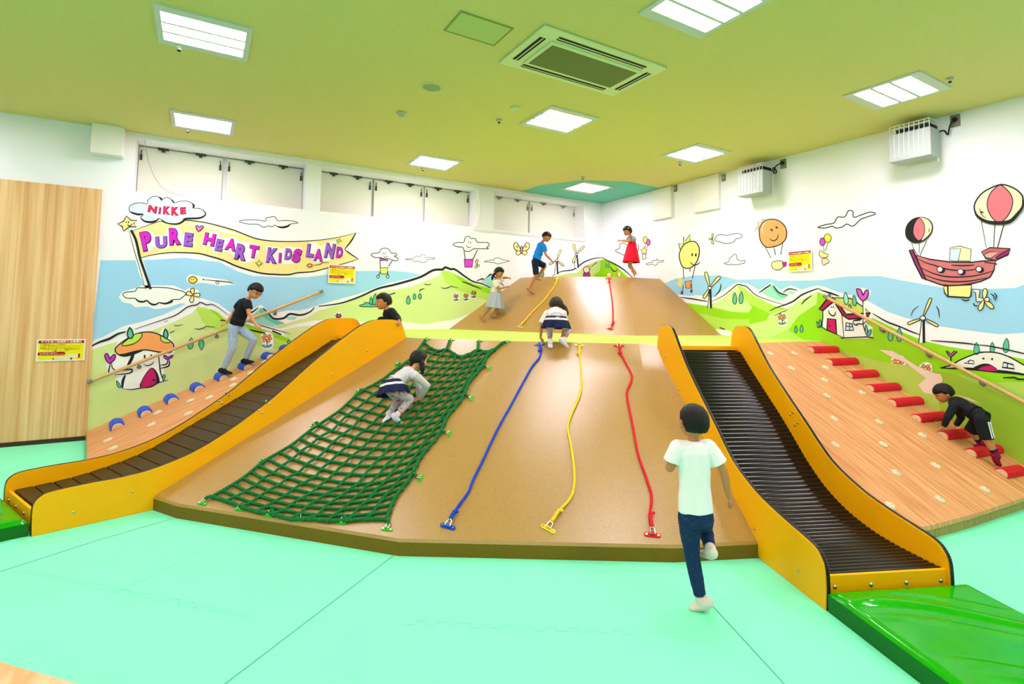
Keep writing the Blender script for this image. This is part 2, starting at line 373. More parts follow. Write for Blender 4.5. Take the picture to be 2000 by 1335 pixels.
def fan(y0, y1, z0, z1, lab, plug, pl, cl, k):
    d = .2; xf = ROOM_X-.09-d
    t = thing('fan_heater', lab, 'fan heater', (ROOM_X, (y0+y1)/2, z0), 'caged fan heaters on the right wall')
    b = MB(); b.box2((ROOM_X-.05, y0+.04, z0-.02), (ROOM_X, y1-.04, z1)); b.build('mounting_board', M_TRIM, t)
    b = MB(); b.box2((xf, y0, z0), (ROOM_X-.09, y1, z1)); b.build('housing', M_MESH, t, bevel=.008)
    b = MB(); b.box2((xf+.03, y0+.02, z1), (ROOM_X-.08, y1-.06, z1+.045)); b.build('motor', M_BLACK, t)
    b = MB(); zz = z1+.085; n = 8
    for i in range(n+1):
        y = y0+.01+(y1-y0-.02)*i/n; b.tube([(xf+.01, y, z1), (xf+.01, y, zz), (ROOM_X-.06, y, zz)], .0035, 5)
    for i in range(1, 8): y = y0+.01+(y1-y0-.02)*i/8; b.tube([(xf-.004, y, z1), (xf-.004, y, z0+.03)], .0028, 5)
    for q in ((xf+.01, zz), (xf+.01, zz-.03), ((xf+ROOM_X-.06)/2, zz)): b.tube([(q[0], y0+.01, q[1]), (q[0], y1-.01, q[1])], .0035, 5)
    b.build('wire_cage', mat('cage_wire', (.75, .76, .7, 1), .4), t)
    p = onx(plug[0], plug[1], ROOM_X)
    b = MB(); b.box2((ROOM_X-.01, p.y-.04, p.z-.06), (ROOM_X, p.y+.04, p.z+.06)); s = tag(b.build('wall_socket', M_GREY, bevel=.002), pl, 'socket', 'wall sockets beside the fan heaters')
    b = MB(); b.lathe((ROOM_X-.01, p.y, p.z+.01), (-1, 0, 0), [(.022, 0), (.022, .02), (.014, .03), (0, .03)], 12)
    pts = [V((ROOM_X-.04, p.y, p.z+.01)), V((ROOM_X-.045, p.y+.03, p.z-.05)), V((ROOM_X-.04, p.y+.05, p.z-.13)), V((ROOM_X-.04, (p.y+y0)/2+.03, p.z-.08)), V((ROOM_X-.08, y0+.02, z1-.02))]
    if k: pts = [V((ROOM_X-.04, p.y, p.z+.01)), V((ROOM_X-.04, p.y+.08, p.z-.02)), V((ROOM_X-.05, p.y+.10, p.z-.1)), V((ROOM_X-.05, p.y+.06, p.z-.1)), V((ROOM_X-.05, p.y+.10, p.z-.03)), V((ROOM_X-.07, y0+.02, z1))]
    b.tube(catmull(pts, 6), .007, 6); tag(b.build('power_cord', M_BLACK, smooth=True), cl, 'power cord', 'black cords of the fan heaters')
fan(2.24, 2.60, 3.05, 3.33, 'caged white fan heater nearest the right edge of the photo', (1866, 236), 'grey socket right of the larger looking fan heater', 'black cord looping down from the socket of the nearer fan heater', 0)
fan(4.00, 4.37, 3.02, 3.31, 'caged white fan heater farther along the right wall', (1530, 320), 'grey socket right of the farther fan heater', 'black coiled cord of the farther fan heater', 1)

# ================================================================ CLIMBING STRUCTURE
LIPZ = .095
def solid_slope(name, B, T, zb, zt, label, skirt=True):
    b = MB(); n = len(B)
    for i in range(n-1):
        b.mi = 0
        b.poly([(*B[i], zb), (*B[i+1], zb), (*T[i+1], zt), (*T[i], zt)])
    return b
LB = [(-.25, 4.70), (-.08, 4.42), (1.09, 3.14), (2.50, 2.28), (3.03, 2.06)]
t2 = onz(1006, 666, PLAT); t3 = onz(1248, 671, PLAT)
LT = [(1.84, 5.25), (1.95, 5.05), (t2.x, t2.y), (t3.x, t3.y), (3.62, 3.50)]
UB = [onz(861, 641, PLAT), onz(962, 645.5, PLAT), onz(1108, 651, PLAT), onz(1242, 655, PLAT), onz(1407, 654.5, PLAT)]
UT = [onz(1016.6, 542.6, RIDGE), onz(1052, 540.3, RIDGE), onz(1136, 540, RIDGE), onz(1222, 541, RIDGE), onz(1289, 543.8, RIDGE)]
UT[0] = ony(1016.6, 542.6, ROOM_Y); UT[-1] = onx(1289, 543.8, ROOM_X)
UB = [(p.x, p.y) for p in UB]; UT = [(p.x, p.y) for p in UT]
UB[0] = (UB[0][0], ROOM_Y-.004); UT[0] = (UT[0][0], ROOM_Y-.004); UB[-1] = (ROOM_X-.004, UB[-1][1]); UT[-1] = (ROOM_X-.004, UT[-1][1])
def slope_tris(B, T, zb, zt):
    out = []
    for i in range(len(B)-1):
        a, c, d, e = V((*B[i], zb)), V((*B[i+1], zb)), V((*T[i+1], zt)), V((*T[i], zt))
        out += [(a, c, d), (a, d, e)]
    return out
from mathutils.geometry import intersect_ray_tri
def hit(x, y, tris, clip=True):
    d = ray(x, y); best = None
    for t in tris:
        p = intersect_ray_tri(t[0], t[1], t[2], d, O, clip)
        if p is not None and (best is None or (p-O).length < (best[0]-O).length):
            n = (t[1]-t[0]).cross(t[2]-t[0]).normalized()
            if n.z < 0: n = -n
            best = (p, n)
    return best
def near_hit(x, y, tris):
    h = hit(x, y, tris)
    if h: return h
    for k in range(1, 60):
        for dx, dy in ((k, 0), (-k, 0), (0, k), (0, -k)):
            h = hit(x+dx, y+dy, tris)
            if h: return h
def build_slope(name, B, T, zb, zt, label, z0, flat=None):
    b = MB(); n = len(B)
    def off(p, i, d):      # outward shift of a bottom point
        a = B[max(0, i-1)]; c = B[min(n-1, i+1)]; t = V((c[0]-a[0], c[1]-a[1], 0)).normalized(); o = V((t.y, -t.x, 0))
        return (p[0]+o.x*d, p[1]+o.y*d)
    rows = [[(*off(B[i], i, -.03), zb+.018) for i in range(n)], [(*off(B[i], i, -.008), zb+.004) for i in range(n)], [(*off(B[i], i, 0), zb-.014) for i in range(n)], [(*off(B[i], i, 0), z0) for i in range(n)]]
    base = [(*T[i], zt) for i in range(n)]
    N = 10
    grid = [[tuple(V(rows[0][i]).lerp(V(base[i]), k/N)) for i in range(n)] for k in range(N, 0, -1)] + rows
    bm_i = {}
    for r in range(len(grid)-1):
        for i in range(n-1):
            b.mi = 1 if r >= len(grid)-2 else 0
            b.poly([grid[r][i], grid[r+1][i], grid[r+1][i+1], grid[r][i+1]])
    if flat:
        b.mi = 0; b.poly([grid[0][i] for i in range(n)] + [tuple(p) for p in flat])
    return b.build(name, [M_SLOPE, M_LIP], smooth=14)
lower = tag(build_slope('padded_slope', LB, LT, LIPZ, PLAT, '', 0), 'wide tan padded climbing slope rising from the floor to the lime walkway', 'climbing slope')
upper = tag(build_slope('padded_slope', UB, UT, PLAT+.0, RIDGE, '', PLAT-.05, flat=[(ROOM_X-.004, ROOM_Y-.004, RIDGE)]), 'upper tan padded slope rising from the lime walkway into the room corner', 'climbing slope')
def tris_of(o):
    out = []; me = o.data
    for p in me.polygons:
        if p.material_index or abs(p.normal.z) > .985 or abs(p.normal.z) < .2: continue
        c = [me.vertices[i].co.copy() for i in p.vertices]
        for k in range(1, len(c)-1): out.append((c[0], c[k], c[k+1]))
    return out
LTRI = tris_of(lower); UTRI = tris_of(upper)

M_SLAT = mat('slat_brown', (.050, .028, .004, 1), .45)
# slides geometry
class Slide: pass
def mk(o, d, w, top, bed, side):
    s = Slide(); s.o = V((*o, 0)); s.d = V((*d, 0)).normalized(); s.n = V((-s.d.y, s.d.x, 0))*side; s.w = w; s.top = top; s.bed = bed
    return s
SR = mk((2.78, 1.55), (.387, .922), .74, [(-.005, .1), (0, .19), (.02, .24), (.07, .28), (.19, .305), (.37, .335), (.58, .385), (.80, .475), (.93, .565), (1.07, .685), (1.30, .875), (1.5, 1.05), (1.62, 1.18), (1.74, 1.32), (1.82, 1.37), (1.97, 1.37), (2.04, 1.32), (2.07, 1.2)],
        [(0, .162), (.2, .158), (.38, .162), (.52, .178), (.67, .212), (.81, .265), (.94, .335), (1.08, .44), (1.19, .54), (1.38, .71), (1.74, 1.0), (1.94, 1.165), (2.07, 1.19)], -1)
SL = mk((-.86, 4.50), (.964, .265), .70, [(-.005, .13), (0, .20), (.03, .24), (.09, .26), (.28, .27), (.44, .272), (.62, .29), (.82, .34), (.97, .40), (1.12, .48), (1.28, .58), (1.46, .70), (1.62, .83), (1.8, .98), (2.0, 1.13), (2.2, 1.27), (2.34, 1.345), (2.45, 1.37), (2.65, 1.37), (2.74, 1.32), (2.79, 1.2)],
        [(0, .14), (.31, .158), (.56, .2), (.83, .28), (1.12, .43), (1.44, .6), (1.8, .79), (2.2, 1.01), (2.48, 1.165), (2.8, 1.19)], 1)
SL.n = SL.n-SL.d*.15
def at(s, a, t, z): return s.o + s.d*a + s.n*t + V((0, 0, z))
def smooth_prof(L, n=5):
    return [(p.x, p.y) for p in catmull([V((a, z, 0)) for a, z in L], n)]
def build_slide(s, label, lname, edge):
    root = thing('roller_slide', label, 'slide', s.o)
    TH = .028; L = s.bed[-1][0]
    top = smooth_prof(s.top)
    lim = .54 if s is SR else .70
    bot = [(L, PLAT-.02)] + [(a, max(0, z-.16)) for a, z in reversed(s.bed) if lim < a < L-.15] + [(lim, 0), (0, 0)]
    prof = [(a, z) for a, z in top] + bot
    for k, (t0, t1) in enumerate(((0, TH), (s.w-TH, s.w))):
        b = MB(); b.prism([at(s, a, t0, z) for a, z in prof], s.n*(t1-t0))
        pn = b.build('side_panel', M_YEL, root, bevel=.002)
        # thin dark edge band along the top of the panel
        b = MB(); q = smooth_prof(s.top, 4)
        for (a0, z0), (a1, z1) in zip([(0, 0)]+q, q):
            p0, p1 = at(s, a0, 0, z0), at(s, a1, 0, z1); nn = V((-(z1-z0), a1-a0)).normalized() if (a1-a0 or z1-z0) else V((0, 1))
            up = s.d*nn.x*.0035+V((0, 0, nn.y*.0035)); i0, i1 = s.n*(t0+.004), s.n*(t1-.004)
            b.poly([p0+i0+up, p0+i1+up, p1+i1+up, p1+i0+up])
        b.build('edge_band', M_EDGE, pn)
        # bolts
        bb = MB(); bolts = []
        m_a = 1.20 if s is SR else 1.40
        zc = (interp(s.top, m_a)+interp(s.bed, m_a))/2+.03
        for da, dz in ((0, .045), (.045, 0), (0, -.045), (-.045, 0)):
            bolts.append((m_a+da*.9+dz*.3, zc+dz+da*.5))
        bolts += [(.2, .10), (.6 if s is SR else .52, .16)] + ([(1.62, interp(s.bed, 1.62)-.04), (1.9, interp(s.bed, 1.9)-.03)] if s is SR else [(2.0, interp(s.bed, 2.0)-.03), (2.35, interp(s.bed, 2.35)-.02)])
        for a, z in bolts:
            for sd in ((t0, -1), (t1, 1)):
                p = at(s, a, sd[0], z); b = MB(); b.lathe(p, s.n*sd[1], [(.009, 0), (.009, .003), (.005, .006), (0, .006)], 10)
                if abs(sd[0]-0) < 1e-6 or abs(sd[0]-(s.w-TH)) < 1e-6: b.build('bolt', M_BOLT, pn, smooth=True)
    # end board
    b = MB(); z1 = s.bed[0][1]
    b.prism([at(s, .012, TH, 0), at(s, .03, TH, 0), at(s, .03, TH, z1), at(s, .012, TH, z1)], s.n*(s.w-2*TH))
    e = b.build('end_board', M_YEL, root, bevel=.002)
    for k in range(4):
        b = MB(); b.lathe(at(s, .012, TH+.035+(s.w-2*TH-.07)*k/3, z1-.055), -s.d, [(.012, 0), (.012, .003), (.006, .008), (0, .008)], 10); b.build('bolt', M_BOLT, e, smooth=True)
    # top board
    b = MB(); a0 = s.bed[-2][0]+.01
    b.prism([at(s, a0, TH, PLAT-.03), at(s, L+.02, TH, PLAT-.03), at(s, L+.02, TH, PLAT+.004), at(s, a0, TH, PLAT+.004)], s.n*(s.w-2*TH)); b.build('top_board', M_YEL, root)
    # bed tray and rollers
    b = MB(); sb = [(a, z) for a, z in smooth_prof(s.bed, 3) if .035 < a < a0]
    pl = [at(s, a, TH, z-.022) for a, z in sb] + [at(s, a, TH, z-.05) for a, z in reversed(sb)]
    b.prism(pl, s.n*(s.w-2*TH)); b.build('bed_tray', M_BLACK, root)
    pts = smooth_prof(s.bed, 12); pitch, r = .036, .030; acc = 0; nxt = .05; first = None
    if s is SL:
        pitch = .105; a = .045
        while a < a0-.06:
            sl_ = (interp(pts, a+.05)-interp(pts, a-.02))/.07; da = pitch/math.hypot(1, sl_); e_ = a+da*.93; b = MB()
            z0_, z1_ = interp(pts, a), interp(pts, e_)
            b.prism([at(s, a, TH+.002, z0_-.016), at(s, a, TH+.002, z0_-.003), at(s, a+.004, TH+.002, z0_), at(s, e_-.004, TH+.002, z1_), at(s, e_, TH+.002, z1_-.003), at(s, e_, TH+.002, z1_-.016)], s.n*(s.w-2*TH-.004))
            b.build('slat', M_SLAT, root); a += da
    else:
        for (a0_, z0_), (a1_, z1_) in zip(pts, pts[1:]):
            seg = math.hypot(a1_-a0_, z1_-z0_)
            while nxt <= acc+seg and a1_ < a0:
                f = (nxt-acc)/seg; a = a0_+(a1_-a0_)*f; z = z0_+(z1_-z0_)*f
                if first is None:
                    b = MB(); b.tube([at(s, 0, TH+.003, 0), at(s, 0, s.w-TH-.003, 0)], r, 16)
                    first = b.build('roller', M_ROLL, root, smooth=True); first.location = s.d*a+V((0, 0, z-r))
                else:
                    c = first.copy(); COL.objects.link(c); c.location = s.d*a+V((0, 0, z-r))
                nxt += pitch
            acc += seg
    return root
slideR = build_slide(SR, 'steep yellow sided slide with black rollers on the right of the tan slope', 'right', 1)
slideL = build_slide(SL, 'long yellow sided slide with dark brown slats on the left of the tan slope', 'left', 0)

# platform (lime walkway)
farL = at(SL, 2.80, SL.w, 0); farR = at(SR, 2.07, SR.w, 0)
RTY = 3.47; LTX = 1.50
front = [(LTX, ROOM_Y-.004), (farL.x, farL.y)] + LT + [(farR.x, farR.y), (farR.x+.35, RTY), (ROOM_X-.004, RTY)]
b = MB()
b.prism([(x, y, PLAT-.04) for x, y in front] + [(x, y, PLAT-.04) for x, y in reversed(UB)], (0, 0, .04))
plat = tag(b.build('walkway_platform', M_PLAT), 'lime green walkway platform between the lower and upper slopes', 'platform')

# wooden ramps as thick boards on a box
def board_ramp(name, F, T, zf, zt, m, label):
    b = MB(); n = len(F)
    for i in range(n-1):
        for k in range(8):
            g = lambda i_, k_: tuple(V((*F[i_], zf)).lerp(V((*T[i_], zt)), k_/8))
            b.poly([g(i, k), g(i+1, k), g(i+1, k+1), g(i, k+1)])
    return b
LF = [(-1.02, ROOM_Y-.004), (-.90, 6.62), (-.84, 6.2), (-.76, 5.6), (-.72, 5.30)]; LTT = [(LTX, ROOM_Y-.004), (1.58, 6.9), (1.62, 6.5), (1.66, 6.1), (1.70, 5.93)]
RF = [(3.70, 1.81), (4.05, 1.735), (4.25, 1.675), (4.79, 1.62), (5.59, 1.57), (ROOM_X-.004, 1.55)]; RT = [(4.30, 3.14), (4.6, 3.40), (4.75, RTY), (5.1, RTY), (5.6, RTY), (ROOM_X-.004, RTY)]
LZF = .09; RZF = .095
def ramp(F, T, zf, m, label, side_m, lm):
    b = MB(); n = len(F); th = .03
    g = lambda i_, f, dz=0: tuple(V((*F[i_], zf)).lerp(V((*T[i_], PLAT)), f)+V((0, 0, dz)))
    for i in range(n-1):
        for k in range(6): b.poly([g(i, k/6), g(i+1, k/6), g(i+1, (k+1)/6), g(i, (k+1)/6)])
        b.poly([g(i, 0), g(i, 0, -th), g(i+1, 0, -th), g(i+1, 0)])
    root = tag(b.build('wooden_ramp', m, smooth=14), label, 'climbing ramp')
    b = MB()
    for i in range(n-1):
        c = .012
        a0, a1 = V(g(i, 0, -th)), V(g(i+1, 0, -th)); d = V((0, c, 0)) if lm else V((c, 0, 0))
        b.poly([tuple(a0+d), (a0.x+d.x, a0.y+d.y, 0), (a1.x+d.x, a1.y+d.y, 0), tuple(a1+d)])
    b.build('kick_board', side_m, root)
    return root
M_KICK = wood('ramp_kick', S(150, 130, 62), S(176, 150, 80), (40, 40, 2)); M_KICKL = wood('ramp_kick_left', S(170, 120, 80), S(186, 134, 92), (40, 40, 2))
rampL = ramp(LF, LTT, LZF, M_RAMPL, 'wooden climbing ramp with blue steps along the left wall', M_KICKL, 0)
rampR = ramp(RF, RT, RZF, M_RAMP, 'wooden climbing ramp with red steps along the right wall', M_KICK, 1)
RLT = slope_tris(LF, LTT, LZF, PLAT); RRT = slope_tris(RF, RT, RZF, PLAT)

# crash mats
def crash_mat(o, d, n, L, W, h, label, wr):
    N, K = 90, 60; b = MB(); o = V(o)
    def f(i, j):
        u, v = i/N*L, j/K*W; e = min(u, L-u, v, W-v)
        g = 12*u-5*v+.8*math.sin(3*u+wr)+.6*math.sin(5*v); q = .006*math.sin(5*u+4*v+wr) + .018*max(0, math.sin(g))**10*(.5+.5*math.sin(4*v-3*u+wr+1)) + .006*max(0, math.sin(g*1.7+2))**10
        q *= min(1, e/.12); r = -.02*(max(0, 1-e/.03))**2
        return tuple(o+d*u+n*v+V((0, 0, h+q+r)))
    b.mi = 0
    for i in range(N):
        for j in range(K): b.poly([f(i, j), f(i+1, j), f(i+1, j+1), f(i, j+1)])
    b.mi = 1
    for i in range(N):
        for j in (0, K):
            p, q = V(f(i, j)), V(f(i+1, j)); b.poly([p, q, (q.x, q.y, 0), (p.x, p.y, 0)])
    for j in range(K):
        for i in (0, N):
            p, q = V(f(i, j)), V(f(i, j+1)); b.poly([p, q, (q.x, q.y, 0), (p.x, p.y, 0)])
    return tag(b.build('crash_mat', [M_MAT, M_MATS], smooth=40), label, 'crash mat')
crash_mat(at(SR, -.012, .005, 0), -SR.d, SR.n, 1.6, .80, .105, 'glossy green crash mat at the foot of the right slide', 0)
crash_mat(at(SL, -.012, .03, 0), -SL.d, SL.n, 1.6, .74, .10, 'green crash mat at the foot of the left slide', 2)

# handrails
def rail(p, q, nb, label, wall_n, br=None):
    p, q = V(p), V(q); t = thing('handrail', label, 'handrail', p, 'wooden handrails on the walls')
    b = MB(); b.tube([p.lerp(q, .0), q], .018, 12); b.build('rail', M_RAIL, t, smooth=True)
    for a, c in ((p, q), (q, p)):
        d = (c-a).normalized(); b = MB(); b.tube([a-d*.02, a+d*.03], .021, 12); b.tube([a-d*.005, a-d*.005+wall_n*.08], .016, 8); b.build('end_cap', M_GREY, t, smooth=True)
    for f in br:
        c = p.lerp(q, f); b = MB(); b.tube([c-V((0, 0, .01)), c-V((0, 0, .05)), c-V((0, 0, .055))+wall_n*.05, c-V((0, 0, .055))+wall_n*.082], .008, 8)
        b.lathe(c-V((0, 0, .055))+wall_n*.082, -wall_n, [(.024, 0), (.024, .006), (.01, .012), (0, .012)], 12); b.build('bracket', M_GREY, t, smooth=40)
rail(ony(175, 745, 7.32), ony(628, 569, 7.32), 4, 'pale wooden handrail sloping along the left wall', V((0, 1, 0)), (.18, .50, .77))
pr0, pr1 = onx(1612, 579, 6.19), onx(2060, 817, 6.19)
rail(pr0, pr1, 4, 'pale wooden handrail sloping down the right wall', V((1, 0, 0)), (.30, .52, .74))

# timber edge in the near left corner (top of a low partition)
p0, p1 = onz(0, 1288, .8), onz(168, 1335, .8); d = (p1-p0).normalized(); n = V((d.y, -d.x, 0)); a = p0-d*.8; c = p1+d*.5
b = MB(); b.prism([(a.x, a.y, 0), (c.x, c.y, 0), tuple(V((c.x, c.y, 0))+n*.12), tuple(V((a.x, a.y, 0))+n*.12)], (0, 0, .8))
tag(b.build('low_partition', wood('near_wood', S(206, 158, 108), S(226, 184, 138), (30, 6, 6)), bevel=.006), 'pale timber top of a low partition in the near left corner', 'partition')
# ================================================================ MURALS (flat vinyl artwork on the walls)
from mathutils.geometry import tessellate_polygon
INK = (24, 20, 24); BLU = (156, 206, 238); LG = (208, 222, 146); MG = (184, 220, 84); BG = (150, 212, 12); TEA = (92, 188, 158)
CRM = (248, 236, 178); YEL = (250, 226, 140); ORA = (246, 158, 92); MGT = (214, 20, 200); PUR = (158, 82, 214); CRI = (196, 8, 100); WHT = (243, 242, 240); PNK = (238, 214, 196)
def ink(c): return mat('paint_%d_%d_%d' % c, S(*c), .6, spec=.3)
class Art:
    def __init__(s, wall, parent): s.wall = wall; s.parent = parent; s.o = (0, 0, 1)
    def view(s, x, y, k): s.o = (x, y, k); return s
    def P(s, pts): x, y, k = s.o; return [(x+a/k, y+b/k) for a, b in pts]
    def start(s, base): s.mb = MB(); s.mats = []; s.lay = base
    def w3(s, p, off):
        if s.wall == 'L': q = ony(p[0], p[1], ROOM_Y); return (q.x, q.y-off, q.z)
        q = onx(p[0], p[1], ROOM_X); return (q.x-off, q.y, q.z)
    def setm(s, c):
        m = ink(c)
        if m not in s.mats: s.mats.append(m)
        s.mb.mi = s.mats.index(m); s.lay += 1
    def rawfill(s, px, c):
        s.setm(c); off = s.lay*.0002; v3 = [V((a, b, 0)) for a, b in px]
        n = len(s.mb.v); s.mb.v += [s.w3(p, off) for p in px]
        for t in tessellate_polygon([v3]): s.mb.face([n+i for i in t])
    def fill(s, pts, c, sm=0, ol=0):
        px = s.P(pts)
        if sm: px = [(p.x, p.y) for p in catmull([V((a, b, 0)) for a, b in px], sm, True)]
        s.rawfill(px, c)
        if ol: s.rawline(px+[px[0]], ol, INK)
    def rawline(s, px, wd, c, taper=False):
        s.setm(c); off = s.lay*.0002; n = len(px)
        closed = px[0] == px[-1]; L = []; 
        for i in range(n):
            a = px[i-1] if i else (px[-2] if closed else px[0]); b = px[i+1] if i < n-1 else (px[1] if closed else px[-1])
            dx, dy = b[0]-a[0], b[1]-a[1]; q = math.hypot(dx, dy) or 1; f = wd/2
            if taper: f *= .35+.65*math.sin(math.pi*min(1, max(0, (i+.3)/(n-.4))))
            L.append(((px[i][0]-dy/q*f, px[i][1]+dx/q*f), (px[i][0]+dy/q*f, px[i][1]-dx/q*f)))
        for (a, b), (c_, d) in zip(L, L[1:]):
            s.mb.poly([s.w3(a, off), s.w3(b, off), s.w3(d, off), s.w3(c_, off)])
    def line(s, pts, wd=1.4, c=INK, sm=4, taper=True):
        px = s.P(pts); wd = wd*1.38
        if sm and len(px) > 2: px = [(p.x, p.y) for p in catmull([V((a, b, 0)) for a, b in px], sm)]
        s.rawline(px, wd, c, taper)
    def oval(s, cx, cy, rx, ry, c, ol=0, rot=0, n=20):
        r = math.radians(rot); pts = [(cx+rx*math.cos(t)*math.cos(r)-ry*math.sin(t)*math.sin(r), cy+rx*math.cos(t)*math.sin(r)+ry*math.sin(t)*math.cos(r)) for t in [2*math.pi*i/n for i in range(n)]]
        s.fill(pts, c, 0, ol)
    def leaf(s, cx, cy, rx, ry, rot=0, c=TEA, ol=1.3):
        r = math.radians(rot); o = []
        for t in range(16):
            a = 2*math.pi*t/16; x = rx*math.sin(a)*(1-.25*math.cos(a)); y = -ry*math.cos(a)
            if t == 0: y *= 1.15
            o.append((cx+x*math.cos(r)-y*math.sin(r), cy+x*math.sin(r)+y*math.cos(r)))
        s.fill(o, c, 0, ol)
    def end(s, name, label=None):
        o = s.mb.build(name, s.mats, s.parent, fix=False)
        if label: o['label'] = label
        return o
    def glyph(s, ch, cx, cy, h, w, rot, col):
        x0, y0, k = s.o; cx, cy, h, w = x0+cx/k, y0+cy/k, h/k*1.06, w/k*1.06; r = math.radians(rot)
        for off, c, dx, dy in ((.085, INK, .5, .35), (.05, col, -.15, -.15)):
            v, f, bb = glyph_mesh(ch, off)
            s.setm(c); o = s.lay*.0002; n = len(s.mb.v)
            base = glyph_mesh(ch, .05)[2]
            for x, y in v:
                u = (x-(base[0]+base[2])/2)/(base[2]-base[0])*w; t = -(y-(base[1]+base[3])/2)/(base[3]-base[1])*h
                s.mb.v.append(s.w3((cx+u*math.cos(r)-t*math.sin(r)+dx, cy+u*math.sin(r)+t*math.cos(r)+dy), o))
            for q in f: s.mb.face([n+i for i in q])
_G = {}
def glyph_mesh(ch, off):
    if (ch, off) in _G: return _G[(ch, off)]
    cu = bpy.data.curves.new('glyph', 'FONT'); cu.body = ch; cu.offset = off; cu.resolution_u = 3
    o = bpy.data.objects.new('glyph', cu); COL.objects.link(o)
    bpy.context.view_layer.update(); dg = bpy.context.evaluated_depsgraph_get(); me = bpy.data.meshes.new_from_object(o.evaluated_get(dg))
    v = [(p.co.x, p.co.y) for p in me.vertices]; f = [tuple(p.vertices) for p in me.polygons]
    bpy.data.objects.remove(o); bpy.data.curves.remove(cu); bpy.data.meshes.remove(me)
    if not v: v = [(0, 0), (1, 0), (1, 1)]; f = []
    xs = [a for a, b in v]; ys = [b for a, b in v]
    _G[(ch, off)] = (v, f, (min(xs), min(ys), max(xs), max(ys))); return _G[(ch, off)]

def windmill(A, hub, blades, foot, spread=0, n='windmill', w=1.2, hubr=22):
    A.start(10)
    if foot:
        hx, hy = hub; fx, fy = foot
        A.fill([(hx-spread*.3, hy), (hx+spread*.3, hy), (fx+spread, fy), (fx-spread, fy)], WHT, 0, w)
        A.line([(hx+spread*.3, hy), (fx+spread, fy)], w*2, sm=0, taper=False)
    for bx, by, wd in blades:
        dx, dy = bx-hub[0], by-hub[1]; q = math.hypot(dx, dy); nx, ny = -dy/q*wd, dx/q*wd
        A.fill([(hub[0], hub[1]), (hub[0]+dx*.6+nx*.8, hub[1]+dy*.6+ny*.8), (bx+nx*.8, by+ny*.8), (bx+dx*.05, by+dy*.05), (bx-nx*.8, by-ny*.8), (hub[0]+dx*.6-nx*.9, hub[1]+dy*.6-ny*.9)], YEL, 3, w)
    A.oval(hub[0], hub[1], hubr, hubr*.8, WHT, w)
    return A.end(n)
def cloud(A, pts, c=WHT, w=1.2, face=None, name='cloud', shade=None):
    A.start(8); A.fill(pts, c, 5, w)
    if shade: A.line(shade, w*2.4)
    if face:
        for ex, ey in face[0]: A.line([(ex, ey-12), (ex, ey+12)], 1.4, sm=0)
        A.line(face[1], 1)
    return A.end(name)
def flower(A, cx, cy, r, col=ORA, bk=True, stem=True):
    A.start(9)
    if bk: A.fill([(cx-r*1.7, cy-r*.7), (cx-r*.2, cy-r*1.7), (cx+r*1.3, cy-r*1.3), (cx+r*1.8, cy), (cx+r*1.6, cy+r*2.6), (cx+r*.2, cy+r*3.1), (cx-r*1.2, cy+r*2.8), (cx-r*1.2, cy+r*1.2)], WHT, 2)
    if stem:
        A.line([(cx, cy), (cx+r*.15, cy+r*2.4)], 1.2, sm=0, taper=False)
        A.oval(cx-r*.6, cy+r*2.2, r*.65, r*.3, TEA, .9, 25); A.oval(cx+r*.8, cy+r*2.1, r*.65, r*.3, TEA, .9, -30)
    for a in (0, 52, 128, 180, 232, 308): A.oval(cx+r*.85*math.cos(math.radians(a+8)), cy+r*.75*math.sin(math.radians(a+8)), r*.6, r*.36, col, .9, a+8)
    A.oval(cx, cy, r*.38, r*.32, YEL, .8)
    return A.end('flower')
def trees(A, L, name='painted_tree'):
    for t in L: A.start(9); A.leaf(*t); A.end(name)

ML = thing('wall_mural', 'long painted mural of banner, clouds and green hills on the left wall', 'mural', (2.5, ROOM_Y, 0), None)
A = Art('L', ML)
# --- sky and hills
A.start(0); A.view(0, 0, 1)
A.fill([(196.5, 508), (261, 508), (300, 507), (360, 503), (430, 512), (465, 530), (495, 539), (560, 541), (600, 541), (650, 534), (695, 529), (762, 528), (795, 531), (822, 536), (800, 544), (760, 552), (700, 574), (640, 590), (620, 596), (600, 603), (585, 606), (560, 606), (530, 612), (520, 604), (510, 594), (498, 600), (480, 612), (465, 614), (450, 610), (425, 592), (395, 582), (375, 586), (350, 600), (320, 614), (280, 627), (240, 637), (219, 648), (200, 658), (178, 666)], BLU)
A.fill([(175.5, 684), (210, 672), (228, 667), (262, 650), (297, 645), (340, 628), (375, 611), (386, 598), (400, 599), (428, 610), (443, 622), (483, 632), (515, 645), (566, 660), (590, 672), (590, 740), (163, 900)], LG)
A.fill([(549, 645), (575, 639), (596, 636), (660, 632), (690, 640), (600, 700), (566, 664), (555, 652)], LG)
A.fill([(530, 639), (575, 627), (602, 619), (620, 607), (641, 601), (670, 593), (707, 580), (735, 570), (750, 567), (775, 565), (805, 559), (857, 538), (863, 528), (874, 528), (895, 537), (917, 550), (940, 557), (962, 566), (950, 600), (886, 624), (862, 627), (828, 633), (792, 628), (740, 628), (680, 626), (614, 625), (575, 633), (549, 641)], LG)
A.fill([(775, 632), (828, 638), (900, 628), (870, 655), (780, 655)], WHT)
A.view(380, 600, 6.667)
A.fill([(40, 0), (180, 25), (290, 60), (420, 170), (690, 218), (900, 300), (1240, 400), (1240, 470), (1200, 520), (1080, 540), (800, 480), (600, 380), (300, 300), (130, 210), (60, 90)], MG, 3)
A.fill([(200, 30), (290, 62), (420, 172), (690, 222), (960, 305), (1230, 410), (1240, 460), (1000, 380), (700, 300), (430, 210)], BG, 3)
A.fill([(750, 110), (850, 10), (910, 10), (1000, 120), (1180, 210), (1000, 250), (830, 215), (700, 180)], (150, 216, 200))
A.fill([(850, 12), (915, 14), (1010, 140), (1180, 210), (1060, 222), (920, 150), (850, 60)], (104, 194, 170))
